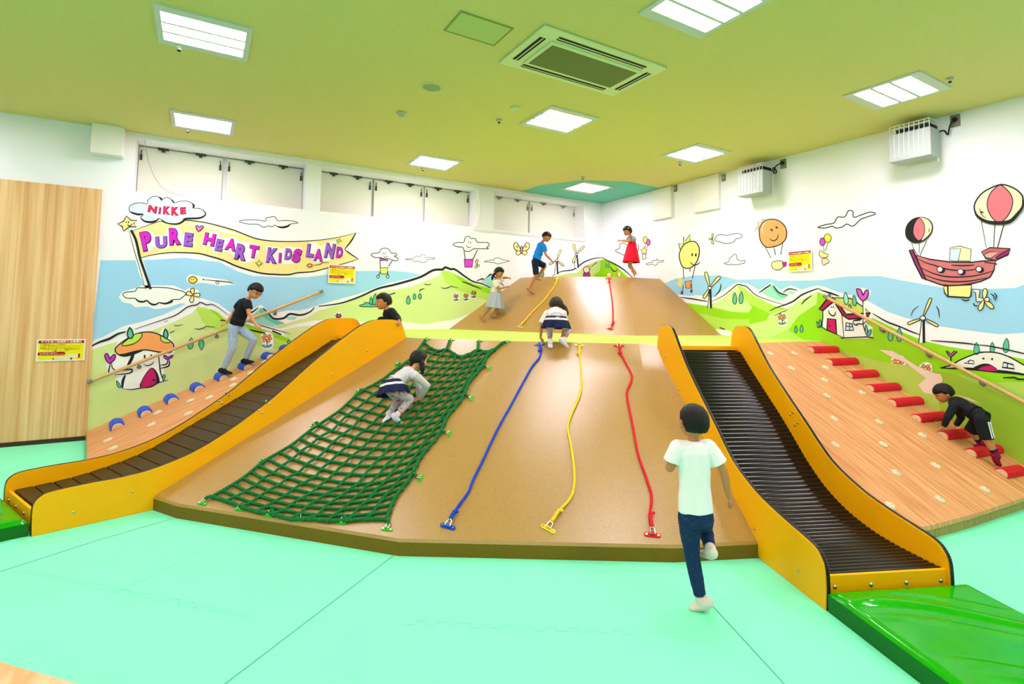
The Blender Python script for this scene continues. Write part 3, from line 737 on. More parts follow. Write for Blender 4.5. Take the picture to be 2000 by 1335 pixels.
A.fill([(1150, 120), (1340, 120), (1300, 165), (1230, 160)], (150, 216, 200))
A.line([(890, 8), (960, 70), (1030, 145), (1160, 140), (1240, 85), (1380, 100), (1500, 60), (1560, 0)], 3)
A.line([(700, 58), (750, 60), (830, 2)], 2.2); A.line([(690, 180), (950, 260), (1250, 345)], 1.2); A.line([(720, 290), (820, 315), (920, 335)], 2.4); A.line([(1010, 305), (1130, 355)], 3)
A.view(640, 430, 6.667)
A.fill([(1490, 655), (1620, 690), (1800, 785), (2000, 862), (2110, 900), (2090, 1020), (2000, 1010), (1850, 960), (1700, 905), (1560, 830), (1510, 740)], MG, 2)
A.fill([(1620, 692), (1800, 772), (1900, 835), (2100, 880), (2100, 960), (1900, 865), (1750, 800), (1680, 742)], BG, 2)
A.line([(-120, 1118), (0, 1105), (200, 1070), (450, 980), (650, 890), (900, 830), (1200, 740), (1370, 650), (1490, 640), (1530, 612), (1600, 635), (1660, 640), (1800, 740), (1900, 800), (2000, 822), (2120, 880)], 3.2)
A.line([(800, 970), (880, 945)], 2, sm=0); A.line([(1190, 930), (1210, 905), (1260, 888)], 1.6); A.line([(1475, 875), (1520, 888), (1585, 870), (1590, 858), (1695, 875)], 1.4, sm=0); A.line([(1250, 825), (1290, 840), (1350, 830)], 1); A.line([(1745, 802), (1800, 812), (1900, 855), (2000, 890)], 1.8)
A.line([(1940, 788), (2010, 760), (2050, 770), (2120, 700), (2180, 740), (2290, 850)], 2.2, sm=0)
A.fill([(2000, 790), (2120, 715), (2170, 760), (2230, 850), (2120, 870)], (150, 216, 200))
A.view(180, 600, 8.333)
A.line([(-15, 630), (130, 560), (280, 510), (420, 430), (550, 395)], 3.4); A.line([(1330, 285), (1370, 298), (1480, 280)], 1); A.line([(1662, 338), (1730, 358), (1838, 325), (1838, 305), (2000, 322)], 1.4, sm=0); A.line([(1265, 415), (1340, 380)], 1.4, sm=0); A.line([(1180, 240), (1230, 215)], 1, sm=0)
A.view(220, 490, 8.333)
A.line([(360, 1270), (600, 1190), (900, 1090), (1050, 1030), (1200, 920), (1280, 890), (1370, 875), (1430, 835), (1530, 875), (1620, 865), (1720, 920), (1890, 1040)], 1.7)
A.line([(1745, 1128), (1790, 1125), (1840, 1140)], 1.6)
A.end('painted_landscape', 'painted blue sky band and green hills')
# hill in the room corner, left half
CX = proj((ROOM_X, ROOM_Y, 2.0))[0]
A.view(0, 0, 1); A.start(0)
A.fill([(1080, 541), (1105, 534), (1128, 532), (1137, 523), (1160, 511), (CX, 507), (CX, 548), (1080, 552)], (196, 222, 130)); A.fill([(1173.5, 507), (CX, 507), (CX, 548), (1158, 548), (1161, 536), (1172, 528)], BG)
A.line([(1078, 539), (1096, 530), (1120, 526), (1140, 512), (1158, 505), (CX, 502.5)], 1.8)
A.line([(1155, 520), (1166, 512)], 1.4, sm=0)
A.end('painted_landscape', 'painted hill in the room corner, left half')
# --- mushroom house
A.view(180, 600, 8.333); A.start(6)
A.fill([(200, 780), (230, 720), (290, 760), (370, 760), (390, 700), (360, 690), (420, 560), (480, 500), (560, 470), (560, 340), (600, 285), (640, 290), (710, 410), (900, 380), (1110, 430), (1130, 360), (1190, 330), (1240, 400), (1280, 500), (1360, 620), (1345, 700), (1320, 760), (1330, 800), (1280, 880), (1270, 960), (1170, 1010), (1180, 1080), (1200, 1180), (1080, 1230), (960, 1300), (700, 1345), (500, 1345), (430, 1320), (370, 1180), (420, 1120), (250, 1080), (225, 900)], WHT)
A.fill([(395, 1190), (430, 1220), (470, 1290), (440, 1310), (405, 1260)], TEA, 3, 1.4); A.fill([(1160, 1090), (1190, 1110), (1180, 1170), (1150, 1190), (1148, 1130)], TEA, 3, 1.4)
A.fill([(680, 740), (560, 980), (520, 1130), (480, 1320), (620, 1335), (780, 1310), (960, 1290), (1150, 1200), (1110, 1010), (1070, 720), (860, 690)], WHT, 0, 0)
A.line([(690, 700), (640, 840), (560, 980)], 4.6); A.line([(540, 1100), (500, 1200), (490, 1320)], 4); A.line([(1075, 720), (1100, 960), (1115, 1060), (1160, 1200)], 2)
A.line([(490, 1325), (650, 1335), (800, 1310), (960, 1290), (1080, 1225), (1240, 1180)], 1.8)
A.fill([(775, 1300), (800, 1200), (860, 1090), (930, 1000), (985, 980), (1040, 1030), (1080, 1110), (1100, 1215), (1040, 1240), (950, 1290)], INK, 2); A.fill([(790, 1300), (815, 1200), (870, 1100), (930, 1015), (975, 995), (1020, 1050), (1042, 1130), (1040, 1225), (950, 1280), (860, 1296)], CRI, 2); A.oval(1005, 1180, 22, 20, INK)
A.fill([(375, 690), (400, 640), (480, 570), (600, 490), (720, 430), (860, 400), (1000, 410), (1130, 460), (1250, 530), (1310, 580), (1330, 640), (1290, 720), (1180, 735), (1000, 710), (870, 690), (740, 705), (600, 740), (480, 775), (410, 755)], ORA, 3, 2.4)
A.line([(440, 772), (540, 775), (690, 735), (820, 695)], 5.2)
A.fill([(480, 605), (600, 500), (700, 435), (810, 420), (790, 500), (700, 580), (600, 612), (530, 622)], (190, 224, 78), 3, 1.8); A.fill([(1120, 465), (1180, 490), (1280, 560), (1200, 575), (1140, 550), (1115, 510)], (190, 224, 78), 3, 1.6)
A.leaf(620, 420, 45, 85, -5, TEA, 2.6); A.leaf(1198, 430, 35, 72, -5, TEA, 2.4)
A.fill([(205, 790), (240, 745), (275, 790), (290, 835), (330, 780), (380, 770), (370, 840), (300, 905), (250, 890)], (200, 50, 196), 3, 2); A.fill([(1165, 780), (1210, 790), (1230, 810), (1315, 775), (1290, 820), (1220, 845), (1180, 820)], (200, 50, 196), 3, 1.8)
A.line([(300, 905), (270, 1040), (300, 1070)], 2); A.line([(318, 905), (330, 980), (400, 1025), (560, 1010), (640, 1005), (650, 1040), (600, 1070), (480, 1085), (360, 1095)], 2.2); A.line([(1235, 845), (1210, 920), (1110, 940)], 2); A.line([(1255, 850), (1245, 950), (1115, 990)], 2.2)
A.line([(855, 770), (855, 825)], 3, sm=0); A.line([(962, 765), (962, 810)], 3, sm=0); A.line([(835, 915), (880, 945), (940, 940), (990, 905), (1000, 880)], 1.4)
A.end('mushroom_house', 'orange capped mushroom house with a smiling face')
trees(A, [(1605, 590, 42, 88, 8), (1778, 605, 42, 80, 178)])
# --- banner and flag pole
A.view(220, 370, 8.333)
B_ = lambda pts: [(2000+(a), 250+b) for a, b in pts]     # second view expressed in the first view's frame
A.start(5)
A.fill([(230, 620), (300, 620), (480, 1100), (640, 1640), (560, 1640), (440, 1400)], WHT)
A.fill([(310, 680), (520, 600), (750, 520), (900, 505), (1200, 500), (1500, 535), (1800, 610)]+B_([(0, 420), (250, 520), (400, 562), (600, 588), (850, 596), (1100, 590), (1400, 568), (1700, 520), (1960, 455), (1880, 590), (1775, 722), (1860, 790), (1998, 880), (1760, 955), (1500, 1025), (1250, 1085), (1000, 1105), (860, 1135), (650, 1130), (450, 1115), (250, 1070), (0, 990)])+[(1800, 1150), (1600, 1090), (1400, 1040), (1100, 1025), (900, 1028), (640, 1065), (455, 1110), (420, 1000), (390, 860)], (246, 218, 146), 0)
for L, wd in (([(310, 680), (520, 600), (750, 520), (900, 505), (1200, 500), (1500, 535), (1800, 610)]+B_([(0, 420), (250, 520), (400, 562), (600, 588), (850, 596), (1100, 590), (1400, 568), (1700, 520), (1960, 455)]), 1.7),
              (B_([(1960, 455), (1880, 590), (1775, 722)]), 2.2), (B_([(1775, 722), (1860, 790), (1998, 880)]), 1.8),
              (B_([(1998, 880), (1760, 955), (1500, 1025), (1250, 1085), (1000, 1105), (860, 1135), (650, 1130), (450, 1115), (250, 1070), (0, 990)])+[(1800, 1150), (1600, 1090), (1400, 1040), (1100, 1025), (900, 1028), (640, 1065), (455, 1110)], 2.2)): A.line(L, wd)
A.fill([(1225, 545), (1500, 560), (1800, 640), (2080, 750), (1800, 690), (1500, 600), (1230, 570)], WHT)
A.fill([(440, 700), (530, 660), (640, 690), (700, 750), (860, 740), (870, 680), (940, 610), (1060, 600), (1130, 680), (1110, 780), (1200, 680), (1330, 700), (1340, 890), (1270, 940), (1140, 940), (1100, 900), (940, 910), (880, 960), (780, 975), (660, 930), (640, 990), (510, 1015), (460, 860)], WHT, 1)
A.fill([(1440, 860), (1500, 700), (1700, 680), (1760, 770), (1850, 780), (1980, 770), (2080, 850), (2200, 860), (2380, 890), (2400, 980), (2340, 1090), (2310, 1150), (2150, 1200), (2000, 1130), (1900, 1000), (1800, 1020), (1650, 1030), (1580, 920), (1450, 920)], WHT, 1)
A.fill(B_([(490, 670), (640, 680), (760, 710), (850, 670), (960, 690), (1080, 690), (1090, 760), (1040, 950), (860, 960), (690, 970), (490, 955)]), WHT, 1); A.fill(B_([(1150, 700), (1200, 610), (1290, 600), (1400, 680), (1480, 600), (1620, 580), (1660, 660), (1770, 700), (1780, 800), (1620, 880), (1440, 920), (1270, 940), (1230, 880), (1130, 850)]), WHT, 1)
A.line([(300, 660), (370, 800), (410, 950), (450, 1130), (560, 1450), (620, 1620)], 3.6, sm=3, taper=False); A.line([(260, 640), (340, 950), (440, 1280), (540, 1640)], .9)
A.fill([(80, 560), (180, 515), (225, 430), (300, 500), (400, 505), (340, 550), (390, 605), (270, 605), (180, 675), (160, 600)], YEL, 0, 2.2)
A.line([(222, 520), (222, 545)], 2, sm=0); A.line([(258, 515), (258, 545)], 2.2, sm=0); A.line([(238, 570), (280, 592), (325, 560)], 1.6)
for ch, cx, cy, h, w_, r, c in (('P', 550, 835, 285, 150, -12, MGT), ('U', 790, 858, 175, 170, -3, PUR), ('R', 1010, 762, 250, 165, -3, MGT), ('E', 1235, 815, 200, 125, 6, PUR), ('H', 1575, 810, 180, 165, 12, MGT), ('E', 1735, 905, 175, 105, 12, PUR), ('A', 1925, 895, 175, 160, 12, MGT),
                                ('R', 2090, 1020, 230, 165, 12, PUR), ('T', 2293, 1010, 185, 140, 10, MGT), ('K', 2592, 1072, 220, 150, 8, PUR), ('I', 2720, 1110, 145, 34, 4, MGT), ('D', 2858, 1050, 165, 100, 8, PUR), ('S', 2996, 1075, 205, 118, 16, MGT),
                                ('L', 3215, 995, 190, 105, 8, PUR), ('A', 3345, 1065, 175, 130, 5, MGT), ('N', 3532, 995, 215, 135, 10, PUR), ('D', 3690, 1020, 160, 95, 6, MGT)): A.glyph(ch, cx, cy, h, w_, r, c)
A.fill([(1395, 680), (1355, 600), (1385, 585), (1410, 610), (1440, 592), (1480, 598), (1450, 640)], (232, 110, 220), 2, 1.6)
A.fill(B_([(380, 890), (400, 935), (445, 950), (400, 965), (375, 1005), (355, 960), (315, 945), (358, 935)]), (206, 230, 90), 0, 1.4); A.fill(B_([(1690, 540), (1700, 575), (1730, 585), (1690, 595), (1670, 620), (1662, 590), (1640, 570), (1675, 570)]), (206, 230, 90), 0, 1.2)
A.line(B_([(1250, 980), (1380, 965), (1410, 940), (1520, 938)]), 1.2); A.oval(3205, 1235, 38, 28, ORA, 1.4)
A.end('banner', 'cream banner with purple and magenta lettering on a pole')
A.start(8)
A.fill([(270, 330), (280, 270), (350, 230), (470, 215), (560, 235), (575, 170), (640, 120), (730, 112), (795, 165), (850, 135), (930, 140), (1000, 215), (1100, 190), (1220, 190), (1310, 240), (1310, 300), (1420, 310), (1510, 370), (1500, 420), (1400, 465), (1200, 470), (1160, 520), (1080, 555), (980, 562), (860, 530), (760, 470), (700, 510), (600, 530), (500, 500), (455, 450), (500, 405), (400, 400), (300, 370)], (208, 228, 240), 3, 1.4)
for L in ([(285, 365), (400, 402), (500, 402)], [(455, 460), (520, 515), (620, 530), (700, 510), (755, 475)], [(790, 510), (880, 545), (1000, 562), (1090, 550), (1150, 510), (1190, 475), (1400, 465), (1490, 430), (1512, 385), (1470, 330)], [(760, 120), (795, 160), (790, 180)], [(960, 165), (1000, 215)], [(1290, 225), (1325, 265), (1300, 300)]): A.line(L, 3)
A.fill([(540, 250), (740, 240), (1200, 250), (1230, 330), (1200, 420), (960, 440), (720, 410), (530, 390)], WHT, 1)
for ch, cx, cy, h, w_, r in (('N', 645, 318, 105, 130, 12), ('I', 765, 342, 100, 26, 8), ('K', 875, 338, 120, 100, 5), ('K', 1010, 350, 125, 105, 2), ('E', 1142, 342, 105, 82, -3)): A.glyph(ch, cx, cy, h, w_, r, (224, 26, 96))
A.end('name_cloud', 'pale blue cloud with crimson lettering')
# --- small clouds and flying things on the left wall
A.view(460, 400, 8.333)
cloud(A, [(60, 268), (160, 246), (350, 246), (485, 262), (500, 215), (560, 200), (600, 190), (650, 200), (685, 255), (800, 255), (930, 262), (1015, 292), (900, 310), (860, 350), (760, 368), (680, 350), (640, 330), (590, 355), (530, 340), (470, 365), (420, 350), (360, 315), (200, 310)], w=1.3, shade=[(680, 350), (760, 366), (850, 345), (890, 310)])
A.view(220, 490, 8.333)
A.start(5); A.fill([(100, 750), (160, 660), (350, 610), (470, 560), (600, 560), (1000, 560), (1170, 640), (1280, 590), (1400, 640), (1430, 740), (1320, 860), (1100, 850), (900, 920), (690, 945), (560, 900), (370, 915), (300, 860), (160, 830)], WHT, 1)
A.fill([(165, 710), (210, 670), (365, 655), (400, 600), (520, 600), (700, 590), (900, 600), (1040, 630), (1140, 655), (1190, 700), (1130, 755), (1090, 785), (980, 790), (900, 835), (800, 855), (760, 835), (690, 870), (620, 855), (560, 800), (480, 825), (400, 810), (370, 770), (230, 765)], WHT, 3, 1.7)
for L in ([(370, 770), (420, 815), (500, 825), (560, 805)], [(560, 805), (620, 858), (690, 872), (765, 835)], [(765, 835), (850, 855), (960, 825), (970, 795)]): A.line(L, 2.8)
A.line([(1190, 712), (1300, 715)], 1.6, sm=0)
for bx, by in ((1296, 610), (1280, 830), (1415, 715), (1210, 680)):
    dx, dy = bx-1305, by-715; q = math.hypot(dx, dy); nx, ny = -dy/q*32, dx/q*32
    A.fill([(1305, 715), (1305+dx*.6+nx, 715+dy*.6+ny), (bx+nx*.7, by+ny*.7), (bx-nx*.7, by-ny*.7), (1305+dx*.6-nx, 715+dy*.6-ny)], YEL, 3, 1.6)
A.end('propeller_cloud', 'white cloud with a small yellow propeller')
A.start(6); A.fill([(1200, 430), (1270, 380), (1500, 420), (1850, 470), (1990, 545), (1750, 565), (1450, 515), (1280, 540), (1210, 500)], WHT, 1); A.oval(1305, 470, 68, 55, (244, 210, 60), 1.7)
for L in ([(1280, 455), (1280, 470)], [(1312, 455), (1312, 470)]): A.line(L, 1.6, sm=0)
A.line([(1475, 465), (1700, 485), (1900, 508), (1960, 530)], 1.4); A.fill([(1455, 462), (1490, 448), (1485, 480)], INK); A.oval(1705, 512, 26, 20, WHT, 1.3); A.end('painted_arrow', 'yellow ball with a looping arrow')
A.view(640, 430, 6.667)
def cloud_balloon(pts, eyes, smile, strings, basket, bc, wheels):
    cloud(A, pts, w=1.5, face=(eyes, smile), name='smiling_cloud'); A.start(9)
    for L in strings: A.line(L, 1.2, sm=0, taper=False)
    A.fill(basket, bc, 1, 1.6)
    for wx, wy in wheels: A.oval(wx, wy, 18, 18, YEL, 1.4)
    A.end('balloon_basket')
cloud_balloon([(565, 450), (600, 430), (670, 420), (690, 380), (740, 362), (800, 380), (825, 425), (890, 430), (895, 460), (865, 465), (915, 495), (900, 525), (850, 520), (800, 500), (740, 500), (680, 485), (620, 485)], ((720, 432), (750, 432)), [(725, 460), (750, 482), (790, 465)], ([(680, 500), (685, 620)], [(840, 525), (790, 600)]), [(680, 620), (785, 615), (770, 700), (690, 695)], (206, 228, 100), ((655, 732), (780, 732)))
A.start(9); A.line([(690, 660), (660, 720)], 1.5, sm=0); A.line([(775, 660), (790, 720)], 1.5, sm=0); A.fill([(675, 490), (735, 505), (780, 495), (785, 530), (735, 520), (680, 530)], PUR, 1, 1.2); A.end('painted_bow')
cloud(A, [(1010, 508), (1120, 490), (1150, 465), (1200, 480), (1215, 450), (1260, 450), (1275, 490), (1330, 482), (1398, 498), (1300, 510), (1290, 535), (1230, 548), (1180, 530), (1130, 540), (1110, 515)], w=.9)
cloud_balloon([(1630, 315), (1680, 290), (1770, 285), (1790, 225), (1840, 208), (1860, 235), (1920, 240), (1950, 285), (2080, 290), (2100, 330), (2070, 350), (2090, 370), (1990, 370), (1900, 372), (1840, 405), (1780, 395), (1755, 350), (1690, 345)], ((1836, 288), (1862, 288)), [(1805, 320), (1825, 350), (1870, 350)], ([(1775, 400), (1790, 510)], [(1950, 385), (1890, 510)]), [(1775, 510), (1895, 505), (1880, 610), (1785, 610)], (206, 60, 200), ())
A.start(9)
for bx, by in ((1945, 505), (1975, 595), (1925, 625)):
    dx, dy = bx-1938, by-580; q = math.hypot(dx, dy); nx, ny = -dy/q*14, dx/q*14
    A.fill([(1938, 580), (1938+dx*.6+nx, 580+dy*.6+ny), (bx, by), (1938+dx*.6-nx, 580+dy*.6-ny)], YEL, 2, 1.3)
A.end('propeller')
A.start(9)   # plain butterfly
A.view(900, 330, 6.667)
for sx in (-1, 1):
    A.fill([(790+sx*15, 1040), (790+sx*60, 960), (790+sx*100, 975), (790+sx*90, 1040), (790+sx*30, 1070)], YEL, 3, 1.5); A.fill([(790+sx*10, 1070), (790+sx*70, 1070), (790+sx*60, 1115), (790+sx*20, 1110)], YEL, 3, 1.3); A.oval(790+sx*55, 1010, 12, 12, (206, 228, 100), 1)
A.oval(790, 1050, 14, 50, (226, 130, 200), 1.2); A.end('painted_butterfly')
cloud(A, [(305, 1205), (380, 1185), (430, 1185), (440, 1165), (490, 1155), (530, 1175), (560, 1185), (630, 1195), (560, 1215), (520, 1225), (480, 1235), (440, 1220), (380, 1210)], w=1)
A.view(1060, 440, 8.333)
windmill(A, (225, 570), ((290, 405, 16), (335, 655, 14), (110, 632, 16)), (215, 795), 26, w=1.1, hubr=20)
windmill(A, (545, 470), ((505, 315, 20), (665, 345, 18), (490, 600, 20)), (545, 690), 32, w=1.1, hubr=20)
A.start(9); A.leaf(-15, 780, 32, 55, 0); A.end('painted_tree')
A.start(9); A.oval(712, 720, 52, 52, (250, 214, 196), 1.4); A.fill([(665, 770), (760, 770), (775, 828), (650, 828)], (190, 20, 160), 1, 1.3); A.fill([(720, 645), (750, 665), (780, 665), (770, 700), (720, 680)], (206, 228, 100), 0, 1); A.end('painted_figure')
A.view(640, 430, 6.667)
trees(A, [(1050, 1040, 24, 52), (1130, 993, 18, 36), (1200, 990, 20, 36), (563, 1050, 18, 46), (612, 1030, 24, 70, 8)])
A.start(7); A.fill([(405, 1110), (470, 1090), (480, 1070), (540, 1075), (560, 1095), (640, 1100), (640, 1125), (470, 1125)], TEA, 2, 1.5); A.end('painted_pond')
for x, y in ((1670, 985), (1800, 980), (1900, 945)): flower(A, x, y, 24, stem=True)
A.view(380, 600, 6.667); flower(A, 940, 400, 48); A.start(9); A.leaf(1225, 450, 16, 26); A.end('painted_tree'); flower(A, 1875, 110, 28, (160, 60, 170))

# ------------------------------------------------------------ right wall
MR = thing('wall_mural', 'painted mural of hot air balloons, hills and a flying ship on the right wall', 'mural', (ROOM_X, 3.5, 0), None)
A = Art('R', MR)
A.view(0, 0, 1); A.start(0)
A.fill([(1298, 553), (1319, 544), (1360, 537), (1408, 538), (1439, 546), (1505, 544), (1520, 548), (1600, 547), (1650, 540), (1671, 539), (1720, 539), (1760, 547), (1844, 562), (1932, 564), (1982, 562), (2000, 556), (2060, 548), (2600, 531), (2600, 661), (2060, 650), (2000, 649.5), (1953, 652.5), (1880, 643.5), (1812, 633), (1780, 624), (1732, 608), (1696, 588), (1666, 577), (1636, 570), (1611, 560), (1596, 557), (1565, 565), (1544, 557), (1524, 566), (1506, 551), (1482, 566), (1460, 553), (1442, 551), (1430, 556), (1392, 581), (1373, 577), (1359, 576), (1346, 578), (1326, 575), (1298, 570)], BLU)
A.fill([(1298, 585), (1340, 591), (1379, 597), (1394, 592), (1415, 580), (1437, 561), (1442, 557), (1450, 559), (1467, 574), (1490, 586), (1515, 598), (1535, 602), (1550, 596), (1556, 589), (1580, 577), (1596, 569.5), (1612, 575), (1640, 590), (1704, 620), (1732, 634), (1760, 647), (1787, 658), (1808, 666), (1850, 676), (1887, 682), (1940, 688), (2000, 701), (2080, 716), (2600, 752), (2600, 1140), (2080, 1010), (1298, 720)], BG)
A.view(1310, 520, 6.667)
A.fill([(530, 500), (700, 400), (850, 270), (880, 252), (1000, 460), (1060, 530), (1010, 600), (800, 590), (530, 530)], (208, 226, 150))
A.fill([(870, 255), (930, 262), (1050, 360), (1200, 440), (1370, 520), (1450, 560), (1300, 620), (1060, 500), (960, 440)], MG)
A.fill([(1290, 620), (1500, 548), (1610, 510), (1640, 462), (1800, 382), (1910, 332), (1900, 490), (1660, 650), (1530, 830), (1280, 930), (1350, 985), (1000, 985), (850, 900), (1000, 760), (1250, 700)], (206, 226, 140))
A.fill([(350, 600), (700, 680), (1030, 690), (1030, 800), (1100, 940), (800, 900), (580, 810)], MG); A.fill([(1280, 930), (1530, 830), (1640, 900), (1800, 990), (1300, 990)], (184, 220, 98))
A.fill([(580, 815), (760, 830), (860, 900), (1000, 940), (700, 900), (640, 885)], WHT)
A.fill([(1185, 350), (1310, 245), (1350, 260), (1420, 350), (1530, 395), (1420, 435), (1380, 435)], (156, 222, 196)); A.fill([(1310, 245), (1360, 262), (1430, 350), (1525, 395), (1440, 412), (1340, 320)], (112, 206, 176)); A.fill([(1500, 330), (1630, 325), (1600, 365), (1540, 350)], (156, 222, 196))
A.line([(130, 402), (300, 425), (480, 458)], 1.8); A.line([(530, 460), (660, 395), (760, 325), (840, 255), (880, 235), (930, 245), (1000, 270), (1100, 365), (1250, 430), (1480, 500)], 1.5)
A.line([(1290, 578), (1380, 535), (1500, 495), (1600, 450), (1700, 375), (1800, 330), (1910, 292), (1960, 305)], 2.2); A.line([(1150, 345), (1240, 280), (1310, 232)], 2); A.line([(1335, 245), (1410, 340), (1530, 375)], 2); A.line([(1465, 340), (1540, 292), (1650, 312)], 1.8); A.line([(1705, 495), (1750, 440), (1840, 378)], 1.8); A.line([(640, 795), (710, 820)], 1.8, sm=0); A.line([(1350, 640), (1450, 595), (1530, 560)], 1)
A.view(1540, 560, 8.333)
A.line([(520, 50), (700, 105), (830, 150)], 2.4); A.line([(1370, 430), (1600, 565), (1800, 640), (2000, 720)], 2.2)
A.view(1760, 630, 6.675)
A.line([(-20, 45), (100, 100), (245, 155)], 2); A.line([(390, 230), (800, 262), (980, 285)], 2); A.line([(980, 285), (1200, 310), (1602, 400), (1700, 425)], 1.8)
A.fill([(-760, 370), (-560, 420), (-350, 480), (-150, 530), (150, 560), (400, 630), (800, 680), (1000, 740), (1250, 772), (1602, 775), (2000, 770), (5600, 1080), (5600, 3400), (2000, 2400), (1100, 2400), (0, 1100)], (178, 206, 84))
A.fill([(400, 632), (700, 660), (820, 720), (1000, 800), (1602, 1050), (2000, 1150), (5600, 1800), (5600, 3400), (2000, 2400), (1100, 2400), (600, 1500)], (158, 190, 50))
A.fill([(-285, 350), (-100, 370), (80, 480), (220, 570), (420, 650), (520, 670), (545, 740), (500, 830), (430, 935), (300, 910), (230, 810), (330, 720), (220, 640), (60, 520), (-130, 440)], PNK)
A.fill([(700, 930), (900, 985), (1050, 1060), (900, 1010)], PNK)
A.line([(1330, 715), (1480, 712), (1530, 735), (1700, 740)], 2.6, sm=0)
A.end('painted_landscape', 'painted blue sky band and green hills')
A.view(0, 0, 1); A.start(0)
A.fill([(CX, 507), (1180, 507), (1200, 515), (1215, 530), (1232, 545), (CX, 545)], BG); A.line([(CX, 502.5), (1185, 508), (1200, 515), (1215, 524), (1225, 532), (1240, 546)], 2)
for x in (1184, 1189): A.leaf(x, 518, 1.4, 5, 0, TEA, .7)
A.line([(1192, 520), (1198, 529), (1206, 528)], 1.6); A.fill([(1189, 526), (1191, 532), (1196, 534), (1192, 541), (1186, 541), (1184, 535), (1188, 532)], YEL, 0, .9); A.fill([(1205, 524), (1209, 532), (1214, 530), (1212, 540), (1206, 540)], YEL, 0, .9)
A.end('painted_landscape', 'painted hill in the room corner, right half')
# --- airship
A.view(1760, 470, 8.333); A.start(6)
A.line([(170, 20), (200, 120), (260, 220), (300, 250)], 1); A.line([(297, 40), (297, 200)], 1.2, sm=0); A.line([(415, 0), (300, 260)], 1.5, sm=0)
A.line([(1240, -790+120), (1240, -670), (1390, 120)], 1.3, sm=0); A.line([(1550, -720), (1505, 150)], 1.5, sm=0); A.line([(1820, -800), (1560, 150)], 2, sm=0)
A.fill([(800, 110), (960, 88), (1140, 135), (1130, 330), (800, 320)], (248, 230, 180), 0, 1.4); A.fill([(800, 135), (975, 125), (930, 330), (790, 320)], (206, 226, 238), 0, 1.4)
A.fill([(250, 235), (470, 300), (800, 345), (1150, 350), (1310, 330), (1540, 320), (1510, 480), (1450, 590), (1300, 660), (1100, 705), (850, 735), (650, 715), (500, 660), (410, 630), (330, 480)], (204, 112, 116), 0, 2.6)
A.fill([(1310, 180), (1450, 110), (1780, 130), (1740, 230), (1540, 320), (1380, 290)], (196, 96, 100), 0, 2.2); A.fill([(1350, 230), (1440, 180), (1600, 180), (1470, 285), (1390, 280)], (216, 158, 152), 0, 1.6); A.fill([(1540, 280), (1640, 200), (1780, 135), (1745, 225), (1560, 300)], (150, 30, 110), 0, 2)
A.fill([(135, 150), (190, 140), (300, 390), (410, 640), (350, 610), (230, 380)], (150, 42, 112), 0, 2.8)
for L in ([(290, 300), (410, 360), (550, 400), (700, 450), (900, 480), (1150, 475), (1250, 440)], [(310, 430), (500, 520), (700, 575), (950, 590), (1250, 560), (1500, 490)], [(360, 540), (600, 630), (850, 665), (1150, 650), (1400, 600)], [(820, 395), (1000, 405), (1200, 395)], [(1360, 345), (1570, 380)]): A.line(L, 1.8)
for x, y in ((635, 465), (970, 500), (1270, 460)): A.oval(x+25, y+15, 60, 48, INK); A.oval(x, y, 46, 44, WHT, 1.6)
A.fill([(695, 735), (1150, 715), (1140, 900), (1100, 925), (760, 905), (715, 850)], YEL, 0, 2.8); A.line([(765, 740), (770, 900)], 3, sm=0)
A.fill([(1160, 790), (1290, 795), (1270, 920), (1350, 940), (1340, 990), (1230, 990), (1220, 850)], (236, 216, 206), 0, 1.8)
for bx, by in ((1375, 785), (1280, 1125), (1500, 1090), (1440, 950)):
    dx, dy = bx-1355, by-960; q = math.hypot(dx, dy); nx, ny = -dy/q*38, dx/q*38
    A.fill([(1355, 960), (1355+dx*.6+nx, 960+dy*.6+ny), (bx+nx*.5, by+ny*.5), (bx-nx*.5, by-ny*.5), (1355+dx*.6-nx, 960+dy*.6-ny)], YEL if by != 950 else (236, 216, 206), 3, 1.7)
for L in ([(1460, 860), (1515, 900), (1520, 950)], [(1520, 845), (1560, 900), (1530, 980)], [(1185, 1010), (1200, 1050), (1260, 1060)], [(985, 950), (1060, 975), (1130, 955)]): A.line(L, 1.8)
A.view(1760, 350, 8.333)
A.fill([(80, 860), (110, 740), (200, 650), (310, 620), (430, 640), (510, 720), (510, 840), (440, 950), (330, 1020), (210, 1030), (110, 960)], INK, 4, 1.6)
A.fill([(300, 625), (420, 640), (505, 730), (500, 850), (430, 940), (340, 1000), (380, 880), (390, 780), (370, 700)], (248, 230, 180), 3, 1)
A.fill([(300, 630), (370, 700), (392, 790), (380, 900), (310, 998), (240, 950), (205, 860), (225, 730)], (240, 112, 122), 3, 1.5)
A.fill([(1200, 480), (1230, 350), (1350, 210), (1550, 110), (1680, 90), (1850, 150), (1960, 240), (1990, 330), (1970, 470), (1880, 580), (1780, 680), (1600, 710), (1420, 695), (1260, 610)], (248, 230, 180), 4, 3)
A.fill([(1620, 95), (1720, 160), (1800, 260), (1825, 380), (1790, 520), (1700, 650), (1600, 705), (1500, 640), (1430, 520), (1410, 400), (1440, 270), (1510, 170)], (240, 112, 122), 3, 2)
A.line([(1205, 500), (1250, 600), (1400, 690), (1600, 712), (1780, 685), (1900, 570), (1985, 450), (1995, 330)], 5.4)
A.line([(1300, 530), (1350, 545)], 3, sm=0); A.line([(1290, 470), (1300, 530), (1340, 600), (1405, 635)], 1.2); A.line([(465, 800), (470, 830), (450, 860)], 1.2)
A.end('flying_ship', 'maroon wooden ship hanging from two striped balloons')
